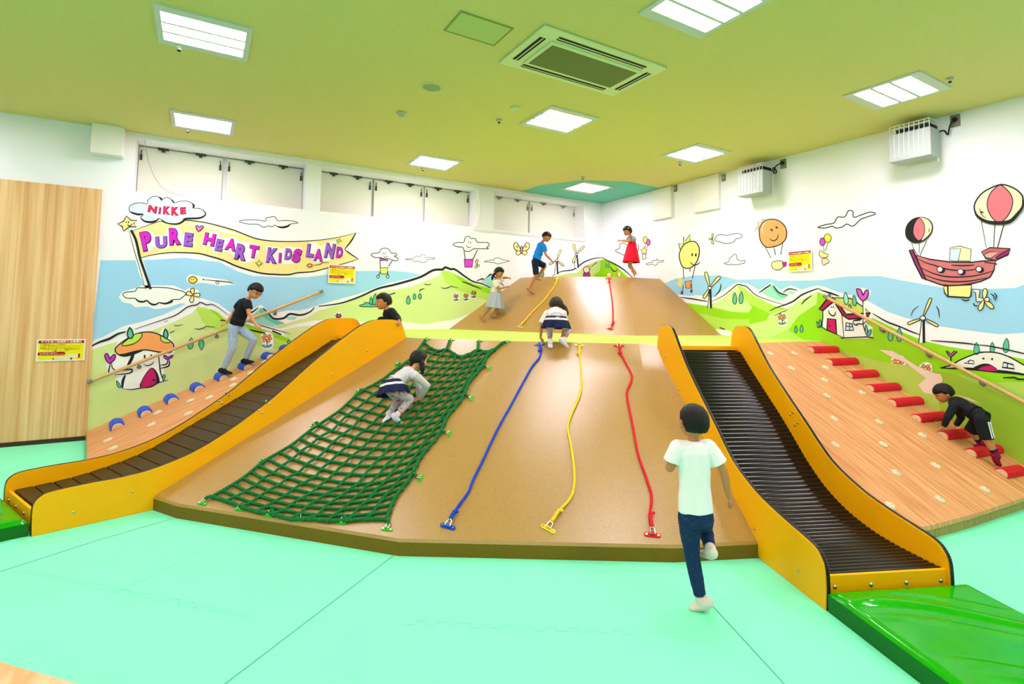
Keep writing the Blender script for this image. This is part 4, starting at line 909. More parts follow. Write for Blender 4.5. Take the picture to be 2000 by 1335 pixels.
# --- house
A.view(1540, 560, 8.333); A.start(7)
A.fill([(640, 600), (880, 780), (900, 840), (1300, 840), (1370, 800), (1370, 660), (1300, 620), (1260, 580), (1380, 500), (1350, 420), (1280, 380), (1250, 230), (1330, 150), (1340, 60), (1240, 20), (1110, 10), (1090, 60), (1150, 180), (1220, 260), (1100, 200), (1000, 170), (560, 330)], WHT, 1)
A.fill([(560, 390), (740, 240), (870, 440), (905, 825), (620, 700), (545, 650), (560, 500)], WHT, 0, 2.2); A.fill([(870, 440), (1220, 440), (1215, 620), (1240, 700), (1280, 810), (905, 828)], WHT, 0, 2)
A.fill([(720, 175), (1010, 185), (1210, 320), (1335, 425), (940, 450), (860, 330)], (196, 218, 88), 0, 2.2)
A.fill([(500, 365), (620, 210), (720, 175), (740, 240), (640, 310), (560, 390)], (190, 10, 84), 0, 3.2); A.fill([(740, 190), (860, 330), (940, 450), (1340, 425), (1300, 480), (1180, 510), (980, 525), (900, 470), (860, 420), (780, 290)], (190, 10, 84), 0, 3)
A.fill([(880, 330), (1060, 425), (950, 428)], WHT)
A.fill([(640, 515), (770, 530), (785, 765), (630, 700)], (200, 8, 100), 0, 3); A.oval(677, 635, 12, 16, INK); A.fill([(945, 580), (1035, 600), (1065, 705), (930, 705)], (200, 226, 240), 0, 2.4); A.line([(995, 585), (1000, 705)], 1.6, sm=0); A.line([(935, 640), (1050, 650)], 1.6, sm=0)
A.line([(700, 312), (700, 340)], 1.6, sm=0); A.line([(735, 312), (735, 345)], 1.6, sm=0); A.line([(655, 375), (670, 430), (720, 470), (760, 450), (770, 400)], 1.7)
A.line([(1215, 230), (1225, 430)], 2.2, sm=0); A.fill([(1220, 260), (1245, 300), (1270, 500), (1230, 480)], WHT)
A.line([(1055, 550), (1060, 590), (1110, 625), (1130, 600), (1220, 600), (1280, 540)], 1.8); A.line([(1055, 550), (1160, 535), (1200, 510)], 2.4)
A.fill([(1110, 50), (1140, 28), (1190, 60), (1220, 140), (1250, 70), (1295, 50), (1305, 110), (1280, 180), (1220, 225), (1160, 180)], (214, 80, 206), 3, 2)
for a in ((668, 140, 18, 45), (940, 190, 36, 95, -6, (150, 220, 200)), (1078, 225, 32, 80, -5), (1003, 325, 22, 42)): A.leaf(*a)
for a in ((490, 610, 18, 48, -30), (522, 585, 18, 50), (1275, 700, 20, 80, -5), (1325, 745, 24, 60, 25)): A.leaf(*a)
A.line([(470, 655), (550, 650)], 1.5, sm=0); A.line([(850, 835), (910, 828), (1280, 815), (1400, 838)], 1.6)
A.end('painted_house', 'white cottage with crimson door and smiling gable')
trees(A, [(122, 690, 22, 55), (215, 680, 24, 58), (1662, 790, 40, 90), (1805, 780, 40, 110)])
A.view(1310, 520, 6.667); trees(A, [(835, 420, 26, 72), (918, 410, 26, 76, 3)])
A.view(1760, 630, 6.675); trees(A, [(985, 340, 36, 75), (1190, 325, 30, 65), (1370, 300, 38, 90, 5), (1085, 1030, 40, 130, -6), (1185, 1020, 50, 150, -4), (1305, 1120, 38, 105, 4), (985, 1010, 26, 35, 30)])
A.start(7); A.fill([(1130, 1260), (1300, 1280), (1365, 1190), (1490, 1220), (1510, 1260), (1602, 1290), (1700, 1340), (1500, 1320), (1250, 1300)], (110, 178, 176), 1, 1.8); A.end('painted_pond')
A.start(8); A.line([(650, 440), (650, 560)], 2, sm=0, taper=False); A.fill([(585, 368), (610, 372), (650, 412), (690, 372), (735, 372), (660, 440), (630, 435)], (206, 70, 200), 0, 2.2); A.end('painted_heart')
A.start(8)
A.fill([(510, 585), (640, 560), (760, 490), (950, 410), (1080, 382), (1250, 390), (1400, 440), (1530, 510), (1620, 560), (1700, 600), (1700, 680), (1480, 660), (1260, 630), (900, 600), (700, 595)], (240, 232, 224), 2, 2.6); A.line([(600, 592), (900, 600), (1260, 632), (1480, 655), (1700, 690)], 4.5)
A.fill([(940, 605), (1010, 550), (1100, 530), (1180, 550), (1260, 630)], INK, 2); A.fill([(1010, 608), (1080, 570), (1160, 555), (1210, 580), (1250, 630)], (196, 8, 106), 2)
A.fill([(825, 525), (900, 485), (950, 500), (955, 535)], (215, 232, 240), 1, 2); A.fill([(1320, 580), (1340, 515), (1460, 545), (1480, 600)], (215, 232, 240), 1, 3); A.line([(890, 490), (880, 530)], 1.6, sm=0); A.line([(1390, 525), (1385, 590)], 2, sm=0)
A.oval(1075, 465, 16, 12, INK); A.oval(1188, 472, 12, 16, INK)
A.end('hill_house', 'low white dome house in the hillside')
flower(A, 320, 595, 48); A.view(1540, 560, 8.333); flower(A, 1785, 1220, 68); A.view(1310, 520, 6.667); flower(A, 1450, 660, 38)
A.view(1310, 520, 6.667)
windmill(A, (510, 280), ((460, 85, 22), (635, 140, 22), (435, 405, 20)), (505, 545), 20, w=1.5, hubr=24)
A.start(9); A.line([(655, 225), (640, 310), (570, 395)], 1.7); A.end('motion_stroke')
A.view(1760, 470, 8.333); windmill(A, (355, 1255), ((480, 950, 26), (120, 1345, 24), (590, 1380, 24)), (330, 1660), 42, w=1.8, hubr=44)
A.start(9); A.line([(160, 1230), (200, 1130), (290, 1060)], 1.1); A.end('motion_stroke'); A.start(9); A.line([(570, 1060), (610, 1130), (625, 1255)], 1.6); A.end('motion_stroke')
# --- fruit balloons
A.view(1300, 430, 6.667); A.start(9)
A.fill([(170, 300), (235, 310), (232, 215), (260, 270), (318, 178), (320, 275), (215, 380), (190, 380)], (206, 224, 130), 0, 1.6)
A.fill([(180, 480), (195, 390), (250, 310), (330, 275), (400, 290), (440, 370), (430, 480), (380, 580), (300, 625), (220, 600)], (246, 228, 128), 4, 2)
A.line([(350, 430), (345, 465)], 3, sm=0); A.line([(398, 430), (393, 470)], 3, sm=0); A.line([(322, 540), (360, 580), (410, 575), (448, 542)], 1.5)
for L in ([(230, 620), (240, 760)], [(320, 625), (320, 670)], [(385, 590), (350, 760)]): A.line(L, 1, sm=0, taper=False)
A.fill([(255, 800), (340, 780), (325, 885), (265, 880)], (240, 146, 76), 1, 1.2); A.line([(235, 850), (220, 930)], 1.2, sm=0); A.line([(340, 830), (345, 910)], 1.2, sm=0); A.oval(215, 942, 12, 20, (190, 10, 100), 1); A.oval(338, 922, 12, 18, (190, 10, 100), 1)
for bx, by in ((190, 750), (150, 830), (190, 870), (225, 790)):
    A.line([(195, 815), (bx, by)], 4, (240, 216, 120), sm=0, taper=False)
A.end('hot_air_balloon', 'yellow smiling balloon with an orange basket')
A.start(9)
A.fill([(1220, 110), (1160, 125), (1215, 75), (1200, 25), (1250, 30), (1265, -20), (1310, 5), (1290, 60), (1225, 160)], (248, 232, 150), 0, 1.4)
A.fill([(1222, 190), (1225, 100), (1290, 10), (1400, -15), (1500, 20), (1570, 110), (1570, 230), (1500, 310), (1400, 345), (1310, 348), (1245, 280)], (244, 158, 90), 4, 2)
A.fill([(1310, 15), (1275, 60), (1262, 120), (1275, 190), (1255, 130), (1270, 50)], WHT, 1)
A.line([(1370, 115), (1395, 135)], 3.2, sm=0); A.line([(1435, 85), (1462, 103)], 3.2, sm=0); A.line([(1352, 238), (1400, 265), (1450, 245), (1472, 180)], 1.6)
for L in ([(1300, 350), (1375, 490)], [(1412, 345), (1432, 450)], [(1528, 290), (1500, 450)]): A.line(L, .9, sm=0, taper=False)
A.fill([(1390, 545), (1520, 530), (1535, 600), (1470, 648), (1395, 620)], (246, 236, 160), 2, 1.4); A.fill([(1518, 550), (1575, 540), (1570, 600), (1535, 605)], (200, 10, 140), 1, 1)
A.end('hot_air_balloon', 'orange smiling balloon with a pale yellow basket')
cloud(A, [(640, 250), (690, 190), (800, 195), (930, 170), (990, 190), (985, 225), (920, 240), (890, 280), (820, 300), (790, 300), (760, 300), (710, 280), (680, 275)], w=1.3)
windmill(A, (610, 240), ((615, 180, 12), (570, 245, 12), (615, 305, 14)), None, n='propeller', w=1.2, hubr=8)
cloud(A, [(765, 560), (820, 540), (840, 490), (870, 470), (890, 440), (925, 455), (935, 510), (990, 530), (1038, 525), (1020, 560), (960, 570), (900, 580), (860, 570), (820, 578)], w=1.2)
A.view(1300, 340, 2.857)
cloud(A, [(850, 296), (900, 280), (940, 272), (960, 240), (1000, 238), (1020, 205), (1045, 208), (1050, 240), (1090, 228), (1140, 212), (1172, 222), (1120, 240), (1085, 255), (1060, 280), (1040, 290), (1010, 278), (985, 295), (950, 300), (930, 290), (890, 300)], w=2)
A.start(9); A.line([(880, 400), (886, 430)], 1, sm=0); A.line([(905, 385), (893, 430)], 1, sm=0); A.oval(905, 357, 20, 24, (240, 222, 60), 1.3); A.oval(876, 377, 15, 22, (206, 70, 200), 1.3)
A.fill([(865, 422), (885, 440), (908, 448), (900, 462), (870, 465), (857, 445)], YEL, 2, 1.2); A.fill([(872, 475), (900, 470), (915, 490), (895, 500), (880, 508)], (246, 206, 178), 2, 1.1); A.end('painted_balloons', 'small moon hanging from a purple and a yellow balloon')
A.view(1060, 440, 8.333)
cloud(A, [(1190, 400), (1250, 370), (1255, 310), (1300, 290), (1350, 300), (1420, 350), (1500, 300), (1560, 340), (1540, 440), (1420, 480), (1310, 480), (1255, 450), (1200, 425)], w=1.3)
cloud(A, [(1685, 630), (1740, 605), (1785, 600), (1800, 565), (1840, 575), (1865, 545), (1880, 575), (1965, 568), (1960, 590), (1880, 605), (1860, 635), (1820, 650), (1790, 630), (1740, 640)], w=1)
A.start(9); A.line([(1672, 295), (1672, 370)], .9, sm=0); A.line([(1710, 330), (1690, 370)], .9, sm=0); A.oval(1670, 235, 33, 55, (240, 226, 90), 1.2); A.oval(1720, 275, 30, 52, (206, 90, 200), 1.2)
A.fill([(1650, 325), (1665, 385), (1705, 385), (1680, 425), (1695, 470), (1650, 450), (1615, 470), (1620, 425), (1590, 390), (1635, 385)], YEL, 0, 1.3); A.fill([(1630, 470), (1680, 470), (1685, 540), (1650, 545), (1625, 560)], (248, 222, 206), 1, 1.1); A.end('painted_balloons', 'star hanging from a yellow and a purple balloon')

# ================================================================ NOTICES
def text_obj(body, size, m, parent, place, name, bold=0, sx=1):
    cu = bpy.data.curves.new(name, 'FONT'); cu.body = body; cu.size = size; cu.offset = bold; cu.resolution_u = 1
    o = bpy.data.objects.new(name, cu); COL.objects.link(o); bpy.context.view_layer.update()
    me = bpy.data.meshes.new_from_object(o.evaluated_get(bpy.context.evaluated_depsgraph_get())); bpy.data.objects.remove(o); bpy.data.curves.remove(cu)
    if not me.vertices: return
    for v in me.vertices: v.co = place(v.co.x*sx, v.co.y)
    me.materials.append(m); t = bpy.data.objects.new(name, me); COL.objects.link(t); t.parent = parent; t.matrix_parent_inverse = parent_inv(parent); return t
def notice(corner, W, H, ux, nrm, label):
    up = V((0, 0, 1)); t = thing('safety_notice', label, 'sign', corner, 'yellow slide safety notices')
    pt = lambda x, y, o: corner+ux*x-up*y+nrm*o
    def rect(x0, y0, x1, y1, o, m, name, par=t, r=0):
        b = MB(); q = [(x0, y0), (x1, y0), (x1, y1), (x0, y1)] if not r else [(x0+r-r*math.cos(a), (y0+y1)/2-r*math.sin(a)) for a in [math.pi*(k/8-.5) for k in range(9)]] + [(x1-r+r*math.cos(a), (y0+y1)/2+r*math.sin(a)) for a in [math.pi*(k/8-.5) for k in range(9)]]
        b.prism([pt(x, y, o) for x, y in q], nrm*-.0006 if o > .004 else nrm*-.004); return b.build(name, m, par)
    rect(0, 0, W, H, .006, mat('notice_white', (.85, .84, .84, 1), .4), 'board'); yl = mat('notice_yellow', S(244, 222, 20), .4); rd = mat('notice_red', S(180, 8, 34), .4)
    rect(.012, .012, W-.012, H-.012, .0068, yl, 'face'); rect(.012, .012, W-.012, H*.185, .0076, rd, 'title_bar'); rect(.01, H*.58, W*.59, H*.745, .0076, rd, 'red_label', r=H*.08)
    wh = mat('notice_white', (.85, .84, .84, 1), .4); bk = mat('notice_ink', (.02, .02, .02, 1), .6)
    def tx(s, x, y, size, m, bold=.0): text_obj(s, size, m, t, lambda a, b_: pt(x+a, y-b_, .0084), 'printed_text', bold)
    k = W/.40
    tx('すべり台ご利用時の注意事項', .03*k, H*.155, .0262*k, wh, .0006); z = .0158*k
    tx('お子様を抱っこしての滑走は', .028*k, H*.27, z, bk); tx('お子様の足が巻き込まれるおそれがございます。', .028*k, H*.34, z*.98, bk)
    tx('保護者の方はお子様の足が巻き込まれないよう', .028*k, H*.43, z, bk); tx('お子様の足を持って、', .055*k, H*.50, z, rd); tx('補助頂きますよう', .23*k, H*.50, z, bk); tx('お願いいたします。', .13*k, H*.57, z, bk)
    tx('お子様が前の滑走者に', .028*k, H*.655, z*.9, wh); tx('巻き込まれるおそれがあります。', .028*k, H*.72, z*.9, wh)
    b = MB(); G = lambda L: [pt(x*W, y*H, .0078) for x, y in L]
    b.poly(G([(.35, .87), (.60, .78), (.72, .68), (.86, .68), (.86, .84), (.74, .93), (.38, .92)])); b.build('slide_picture', mat('notice_cream', S(226, 222, 180), .5), t)
    b = MB()
    for L in ([(.33, .86), (.36, .86), (.37, .93), (.34, .92)], [(.70, .86), (.74, .86), (.74, .95), (.70, .95)], [(.86, .68), (.90, .68), (.90, .87), (.86, .87)]): b.poly([pt(x*W, y*H, .0082) for x, y in L])
    b.build('picture_trim', rd, t)
q = ony(73, 662.5, ROOM_Y-.02); notice(V((q.x, ROOM_Y-.02, q.z)), .405, .232, V((1, 0, 0)), V((0, -1, 0)), 'yellow safety notice on the pale timber panel')
q = ony(641.5, 516, ROOM_Y); q2 = ony(694, 519, ROOM_Y); q3 = ony(641, 552, ROOM_Y); notice(V((q.x, ROOM_Y-.012, q.z)), (q2-q).length, (q-q3).length, V((1, 0, 0)), V((0, -1, 0)), 'yellow safety notice below the tip of the painted banner')
q = onx(1540.5, 491, ROOM_X); q2 = onx(1587, 489, ROOM_X); q3 = onx(1541, 531, ROOM_X); notice(V((ROOM_X-.012, q.y, q.z)), abs(q2.y-q.y), abs(q.z-q3.z), V((0, -1, 0)), V((-1, 0, 0)), 'yellow safety notice on the right wall beside the orange balloon')
# ================================================================ STEPS, HOLDS, ROPES, NET
def D_prof(r, n=14, flat=.0):     # half log outline (x across, z up)
    return [(r*math.cos(a), r*.92*math.sin(a)) for a in [math.pi*i/n for i in range(n+1)]]
def log_step(p, axis, nrm, L, r, col, label, group):
    axis = V(axis).normalized(); nrm = V(nrm); nrm = (nrm-axis*nrm.dot(axis)).normalized(); ac = axis.cross(nrm)
    t = thing('log_step', label, 'climbing step', p, group)
    b = MB(); b.prism([p+ac*x+nrm*z for x, z in D_prof(r*.82)], axis*L); b.build('wood_core', mat('step_wood', S(222, 186, 142), .5, noise=.12, nscale=60), t, smooth=35, bevel=.003)
    b = MB(); N = 44; out = []
    for i in range(N+1):
        a = math.pi*i/N; rr = r*(1.0+(.045 if i % 4 in (1, 2) else -.03)); out.append((rr*math.cos(a), rr*.92*math.sin(a)))
    inn = D_prof(r*.80, N)
    b.prism([p+axis*.02+ac*x+nrm*max(z, .001) for x, z in out+inn[::-1]], axis*(L-.03)); b.build('ribbed_cover', col, t)
M_BLUE = mat('step_blue', S(26, 84, 214), .5); M_RED = mat('step_red', S(222, 20, 48), .5)
lp_ = [(230, 836), (286, 810.5), (338.7, 785), (390.3, 761.5), (438.5, 740.5), (485.7, 719), (530, 699), (562, 683), (592, 668)]
for i, (x, y) in enumerate(lp_):
    h = near_hit(x, y, RLT); ax = V((-.16, 1, 0)); L = min(.30, (ROOM_Y-.03-h[0].y)/ax.normalized().y)
    log_step(h[0]+h[1]*.001, ax, h[1], max(.12, L), .062, M_BLUE, 'blue ribbed half log step on the left ramp, %s from the bottom' % ORD[i], 'blue ribbed steps on the left ramp')
rp_ = [(1581, 685, 1632.4, 683.5), (1617, 709, 1670, 706.5), (1655, 734, 1709.5, 730), (1696.6, 760, 1752, 756), (1739.4, 788.5, 1796.7, 783), (1787.3, 819, 1843, 812.5), (1839, 852, 1896.7, 845.5), (1894, 887, 1951, 877), (1954, 926, 2014, 915)]
for i, (x, y, x2, y2) in enumerate(rp_):
    h = near_hit(x, y, RRT); h2 = near_hit(min(x2, 2010), y2, RRT); ax = h2[0]-h[0]
    if i == 8: ax = ax.normalized()*.34
    ax2 = ax.normalized(); mxl = (ROOM_X-.02-h[0].x)/max(ax2.x, .1)
    log_step(h[0]+h[1]*.001, ax, h[1], min(max(ax.length, .27), mxl), .05, M_RED, 'red ribbed half log step on the right ramp, %s from the top' % ORD[i], 'red ribbed steps on the right ramp')
M_DOME = mat('dome_hold', (.86, .72, .46, 1), .35, trans=.25, coat=.3)
def dome(p, n, r, label, group):
    b = MB(); R = rot_to(n); b.ell(p+n*.001, R, (r, r, r*.5), 18, 8, 0, math.pi/2); b.f.append(tuple(range(len(b.v)-18, len(b.v)))); b.m.append(0)
    t = tag(b.build('dome_hold', M_DOME, smooth=60, loc=p), label, 'climbing hold', group)
    b = MB(); b.lathe(p+n*(r*.5-.001), n, [(.006, 0), (.006, .003), (.003, .004), (0, .004)], 8); b.build('screw', M_BOLT, t)
for rows, tri, side, grp, r in (
    ([('beside the slide', [(1504.7, 690.3), (1545.6, 719.3), (1610.4, 742.3), (1628.3, 817.8), (1630.9, 869), (1738.5, 987.7)]),
      ('in the second row', [(1551.3, 690.3), (1612.3, 718), (1614.8, 773.1), (1716.4, 824), (1725, 868.1), (1750.4, 923.8), (1836, 975.1)]),
      ('nearest the red steps', [(1684, 766.8), (1801.4, 850.2), (1827.2, 909), (1924.1, 956.2)])], RRT, 'right', 'dome holds on the right ramp', .036),
    ([('beside the slide', [(221, 876), (297, 829.5), (368, 808), (409, 777), (454.6, 753), (490, 728)]),
      ('nearer the blue steps', [(211, 860), (308.5, 806), (372, 783), (456.6, 741), (516, 706.5)])], RLT, 'left', 'dome holds on the left ramp', .045)):
    for rn, L in rows:
        for i, (x, y) in enumerate(L):
            h = near_hit(x, y, tri); o = ORD[i]+' from the top' if side == 'right' else ORD[i]+' from the bottom'
            dome(h[0], h[1], r, 'pale dome hold on %s ramp %s, %s' % (side, rn, o), grp)

# anchors: plate with two eyes, saddle and chrome shackle
M_CHR = mat('chrome', (.75, .76, .74, 1), .15, metal=1)
def anchor(p, n, pd, toward, col, label, group, k=1.0):
    p = V(p); n = V(n); pd = V(pd); pd = (pd-n*pd.dot(n)).normalized(); q = n.cross(pd)
    if q.dot(V(toward)) < 0: q = -q
    t = thing('rope_anchor', label, 'rope anchor', p, group)
    b = MB(); L, W = .038*k, .012*k
    out = [p+pd*(L*.75*sx+W*math.cos(a+(0 if sx > 0 else math.pi)))+q*W*math.sin(a+(0 if sx > 0 else math.pi)) for sx in (1, -1) for a in [math.pi*(i/8-.5) for i in range(9)]]
    b.prism([o+n*.001 for o in out], n*.005); pl = b.build('base_plate', col, t, bevel=.001)
    b = MB(); b.tube([p-pd*.008*k+n*(.006), p-pd*.008*k+n*.018*k, p+pd*.008*k+n*.018*k, p+pd*.008*k+n*.006], .004*k, 8); b.build('saddle', col, t, smooth=True)
    for sx in (1, -1):
        b = MB(); b.lathe(p+pd*L*.75*sx+n*.006, n, [(.0055*k, 0), (.0055*k, .002), (0, .002)], 10); b.build('screw', M_BOLT, pl)
    b = MB(); c = p+n*.014*k; R = .011*k
    path = [c-pd*R, c-pd*R+q*.018*k]+[c+q*.022*k+(-pd*math.cos(a)+q*math.sin(a))*R for a in [math.pi*i/6 for i in range(1, 6)]]+[c+pd*R+q*.018*k, c+pd*R]
    b.tube([x+n*(.006*k*i/len(path)) for i, x in enumerate(path)], .0036*k, 8); b.tube([c-pd*R*1.4, c+pd*R*1.4], .0042*k, 8); b.build('shackle', M_CHR, t, smooth=True)
    return c+q*.033*k
ZV = V((0, 0, 1))
M_GRN = mat('anchor_green', S(60, 190, 40), .4); M_ROPEG = mat('rope_green', S(16, 108, 50), .75)
V5 = lambda x, y: (340+x/3.0303, 640+y/3.0303)
V6 = lambda x, y: (820+x/2.781, 640+y/2.781)
V8 = lambda x, y: (860+x/3.448, 520+y/3.448)
def surf(x, y, tris, lift=.012): h = near_hit(x, y, tris); return h[0]+h[1]*lift, h[1]
def resample(P, step):
    out = [P[0]]; acc = 0
    for a, b_ in zip(P, P[1:]):
        d = (b_-a).length
        while acc+d >= step and d > 1e-9:
            f = (step-acc)/d; a = a.lerp(b_, f); out.append(a); d = (b_-a).length; acc = 0
        acc += d
    out.append(P[-1]); return out
def rope_mesh(b, P, r, twist=(.045, .18), step=.0048, seg=7):
    b.tube(resample(P, step), r, seg, True, False, twist)
def rope(path, vw, tris, col, r, label, acol, aname, scale=1):
    pts = [surf(*vw(x, y), tris, r+.002)[0] for x, y in path]
    mid = pts[len(pts)//2]; ends = []
    for e, (pt, nx) in enumerate(((pts[0], pts[1]), (pts[-1], pts[-2]))):
        n = near_hit(*proj(pt), tris)[1]; dirn = (nx-pt).normalized(); pd = n.cross(dirn)
        ends.append(anchor(pt-n*(r+.002), n, pd, dirn, acol, '%s anchor plate at the %s end of the %s' % (aname, ('top', 'bottom')[e], label.split(' hanging')[0]), 'rope anchor plates', 1.25*scale))
    pts[0] = ends[0]; pts[-1] = ends[1]
    t = thing('climbing_rope', label, 'rope', pts[0], 'climbing ropes on the padded slopes')
    b = MB(); sm = catmull(pts, 8); rope_mesh(b, sm, r); b.build('rope', col, t, smooth=True)
    for seg in (sm[:10], sm[::-1][:10]):
        # folded back splice of about ten centimetres with a knob
        P = resample(seg, .008); P = P[:14]
        b = MB(); rope_mesh(b, [p+V((0, 0, r*.5)) for p in P], r*1.35, (.05, .35), .006, 8); s_ = b.build('splice', col, t, smooth=True)
        b = MB(); q = P[-1]; side = (P[-1]-P[-2]).cross(V((0, 0, 1))).normalized(); b.tube([q, q+side*.02*scale+V((0, 0, .006))], r*.9, 8); b.ell(q+side*.022*scale+V((0, 0, .007)), None, (r*1.1,)*3, 8, 6); b.build('tail_knot', col, s_, smooth=True)
C_B, C_Y, C_R = mat('rope_blue', S(18, 66, 200), .7), mat('rope_yellow', S(246, 206, 40), .7), mat('rope_red', S(226, 26, 44), .7)
rope([(650, 92), (658, 130), (650, 165), (610, 215), (570, 285), (500, 415), (420, 560), (340, 730), (290, 830), (265, 895), (215, 965), (185, 1010), (152, 1080)], V6, LTRI, C_B, .0085, 'blue climbing rope hanging down the lower slope beside the net', C_B, 'blue')
rope([(866, 97), (868, 150), (878, 280), (868, 370), (820, 480), (803, 550), (820, 640), (838, 780), (835, 880), (810, 940), (760, 995), (697, 1092)], V6, LTRI, C_Y, .0085, 'long yellow climbing rope hanging down the lower slope in its middle', C_Y, 'yellow')
rope([(1080, 98), (1090, 140), (1120, 200), (1150, 260), (1145, 300), (1125, 350), (1130, 410), (1155, 530), (1185, 690), (1230, 820), (1258, 920), (1250, 1010), (1263, 1125)], V6, LTRI, C_R, .0085, 'long red climbing rope hanging down the lower slope on its right', C_R, 'red')
rope([(787, 82), (775, 125), (700, 230), (620, 310), (570, 370), (539, 408)], V8, UTRI, C_Y, .0085, 'short yellow climbing rope hanging on the upper slope', C_Y, 'small yellow')
rope([(1134, 83), (1145, 150), (1158, 250), (1163, 330), (1160, 390), (1143, 420)], V8, UTRI, C_R, .0085, 'short red climbing rope hanging on the upper slope', C_R, 'small red')

# the green cargo net
net = thing('climbing_net', 'green knotted rope net pinned over the left part of the lower slope', 'climbing net', surf(*V5(1000, 900), LTRI)[0])
Lk = [(0, (1480, 92)), (.17, (1350, 232)), (.36, (1120, 378)), (.56, (862, 580)), (.77, (548, 792)), (1, (235, 1008))]
Rk = [(0, (1940, 100)), (.17, (1832, 225)), (.36, (1722, 405)), (.56, (1585, 622)), (.77, (1412, 880)), (1, (1262, 1140))]
Mk = [(0, (1705, 132)), (.17, (1610, 268)), (.36, (1440, 452)), (.56, (1240, 672)), (.77, (1000, 930)), (1, (700, 1138))]
def key(K, v):
    xs = [(a, b[0]) for a, b in K]; ys = [(a, b[1]) for a, b in K]; return interp(xs, v), interp(ys, v)
def netpt(u, v):
    l, m, r = key(Lk, v), key(Mk, v), key(Rk, v); a = 2*(u-.5)*(u-1); b_ = 4*u*(1-u); c = 2*u*(u-.5)
    return V5(l[0]*a+m[0]*b_+r[0]*c, l[1]*a+m[1]*b_+r[1]*c)
NR, NC = 24, 10
rnd = random.Random(3)
G = [[None]*(NC+1) for _ in range(NR+1)]
for i in range(NR+1):
    for j in range(NC+1):
        u = j/NC; v = i/NR; vv = v**.94
        e = .0 if i in (0, NR) or j in (0, NC) else 1
        u2 = u+e*rnd.uniform(-.01, .01); v2 = vv+e*rnd.uniform(-.003, .003)
        sc = .018*(1-abs(math.sin(math.pi*u*3)))*0
        x, y = netpt(u2, v2)
        if i == 0: y += abs(math.sin(math.pi*u*3))*(17 if .33 < u < .67 else 9)
        if i == NR: y -= abs(math.sin(math.pi*u*4))*4
        if j in (0, NC):
            kk = min(range(6), key=lambda k: abs((0, .17, .36, .56, .77, 1)[k]-v)); dv = abs((0, .17, .36, .56, .77, 1)[kk]-v)
            x += (1 if j == 0 else -1)*min(7, dv*75)
        G[i][j] = surf(x, y, LTRI, .014)
for i in range(NR+1):
    b = MB(); P = catmull([g[0] for g in G[i]], 4); rr = .012 if i in (0, NR) else .0098
    rope_mesh(b, P, rr, (.055, .24), .0048)
    for j in range(NC+1):
        p, n = G[i][j]; b.ell(p, rot_to(n), (.018, .018, .014), 8, 5)
    b.build('cross_rope' if 0 < i < NR else 'border_rope', M_ROPEG, net, smooth=True)
for j in range(NC+1):
    b = MB(); P = catmull([G[i][j][0]+G[i][j][1]*.006 for i in range(NR+1)], 3); rope_mesh(b, P, .012 if j in (0, NC) else .0095, (.055, .24), .0048); b.build('length_rope' if 0 < j < NC else 'border_rope', M_ROPEG, net, smooth=True)
top_a = [(1497, 68), (1640, 72), (1808, 78), (1972, 82)]; rt_a = [(1868, 238), (1762, 415), (1632, 628), (1462, 890)]; lf_a = [(1318, 215), (1082, 378), (822, 568), (515, 790)]; bt_a = [(168, 1040), (385, 1075), (560, 1112), (735, 1138), (990, 1155), (1260, 1192)]
def tie(a, g):
    b = MB(); rope_mesh(b, catmull([a, a.lerp(g, .5)+V((0, 0, .008)), g], 4), .0115, (.055, .26), .0048); b.build('tie_rope', M_ROPEG, net, smooth=True)
def netanchors(L, edge, horizontal):
    for k, (x, y) in enumerate(L):
        p, n = surf(*V5(x, y), LTRI, .0)
        best = min(((i, j) for i in range(NR+1) for j in range(NC+1) if i in (0, NR) or j in (0, NC)), key=lambda q: (G[q[0]][q[1]][0]-p).length)
        g = G[best[0]][best[1]][0]; d = (g-p).normalized() if (g-p).length > .01 else V((0, 0, 1))
        pd = n.cross(ZV) if horizontal else n.cross(n.cross(ZV))
        tw = (ZV*(1 if edge == 'bottom' else -1)) if horizontal else d
        lab = 'green net anchor on the %s edge of the net, %s from the %s' % (edge, ORD[k], 'left' if horizontal else 'top')
        a = anchor(p, n, pd, tw, M_GRN, lab, 'green anchors of the climbing net', .95); tie(a, g)
netanchors(top_a, 'top', True); netanchors(rt_a, 'right', False); netanchors(lf_a, 'left', False); netanchors(bt_a, 'bottom', True)
# ================================================================ CHILDREN
from mathutils import noise as mnoise
FH = V((math.cos(YAW), math.sin(YAW), 0)); RH = V((math.sin(YAW), -math.cos(YAW), 0)); ZZ = V((0, 0, 1))
def loft(b, path, lat, rad, seg=18):
    n = len(b.v); path = [V(p) for p in path]; k = len(path)
    for i in range(k):
        t = (path[min(i+1, k-1)]-path[max(i-1, 0)]).normalized(); L = lat[i] if isinstance(lat, list) else lat
        a = (L-t*L.dot(t)).normalized(); c = t.cross(a)
        for j in range(seg):
            an = 2*math.pi*j/seg; b.v.append(tuple(path[i]+a*rad[i][0]*math.cos(an)+c*rad[i][1]*math.sin(an)))
    for i in range(k-1):
        for j in range(seg): j2 = (j+1) % seg; b.face((n+i*seg+j, n+i*seg+j2, n+(i+1)*seg+j2, n+(i+1)*seg+j))
    b.face([n+j for j in range(seg)][::-1]); b.face([n+(k-1)*seg+j for j in range(seg)])
def limb(b, P, R, cap0=True, cap1=True):
    P = [V(p) for p in P]; Q = []; RR = []
    for i in range(len(P)-1):
        for t in range(4): Q.append(P[i].lerp(P[i+1], t/4)); RR.append(R[i]+(R[i+1]-R[i])*t/4)
    Q.append(P[-1]); RR.append(R[-1]); b.tube(Q, RR, 14)
    for i, p in enumerate(P):
        if (i == 0 and not cap0) or (i == len(P)-1 and not cap1): continue
        b.ell(p, None, (R[i]*.99,)*3, 12, 8)
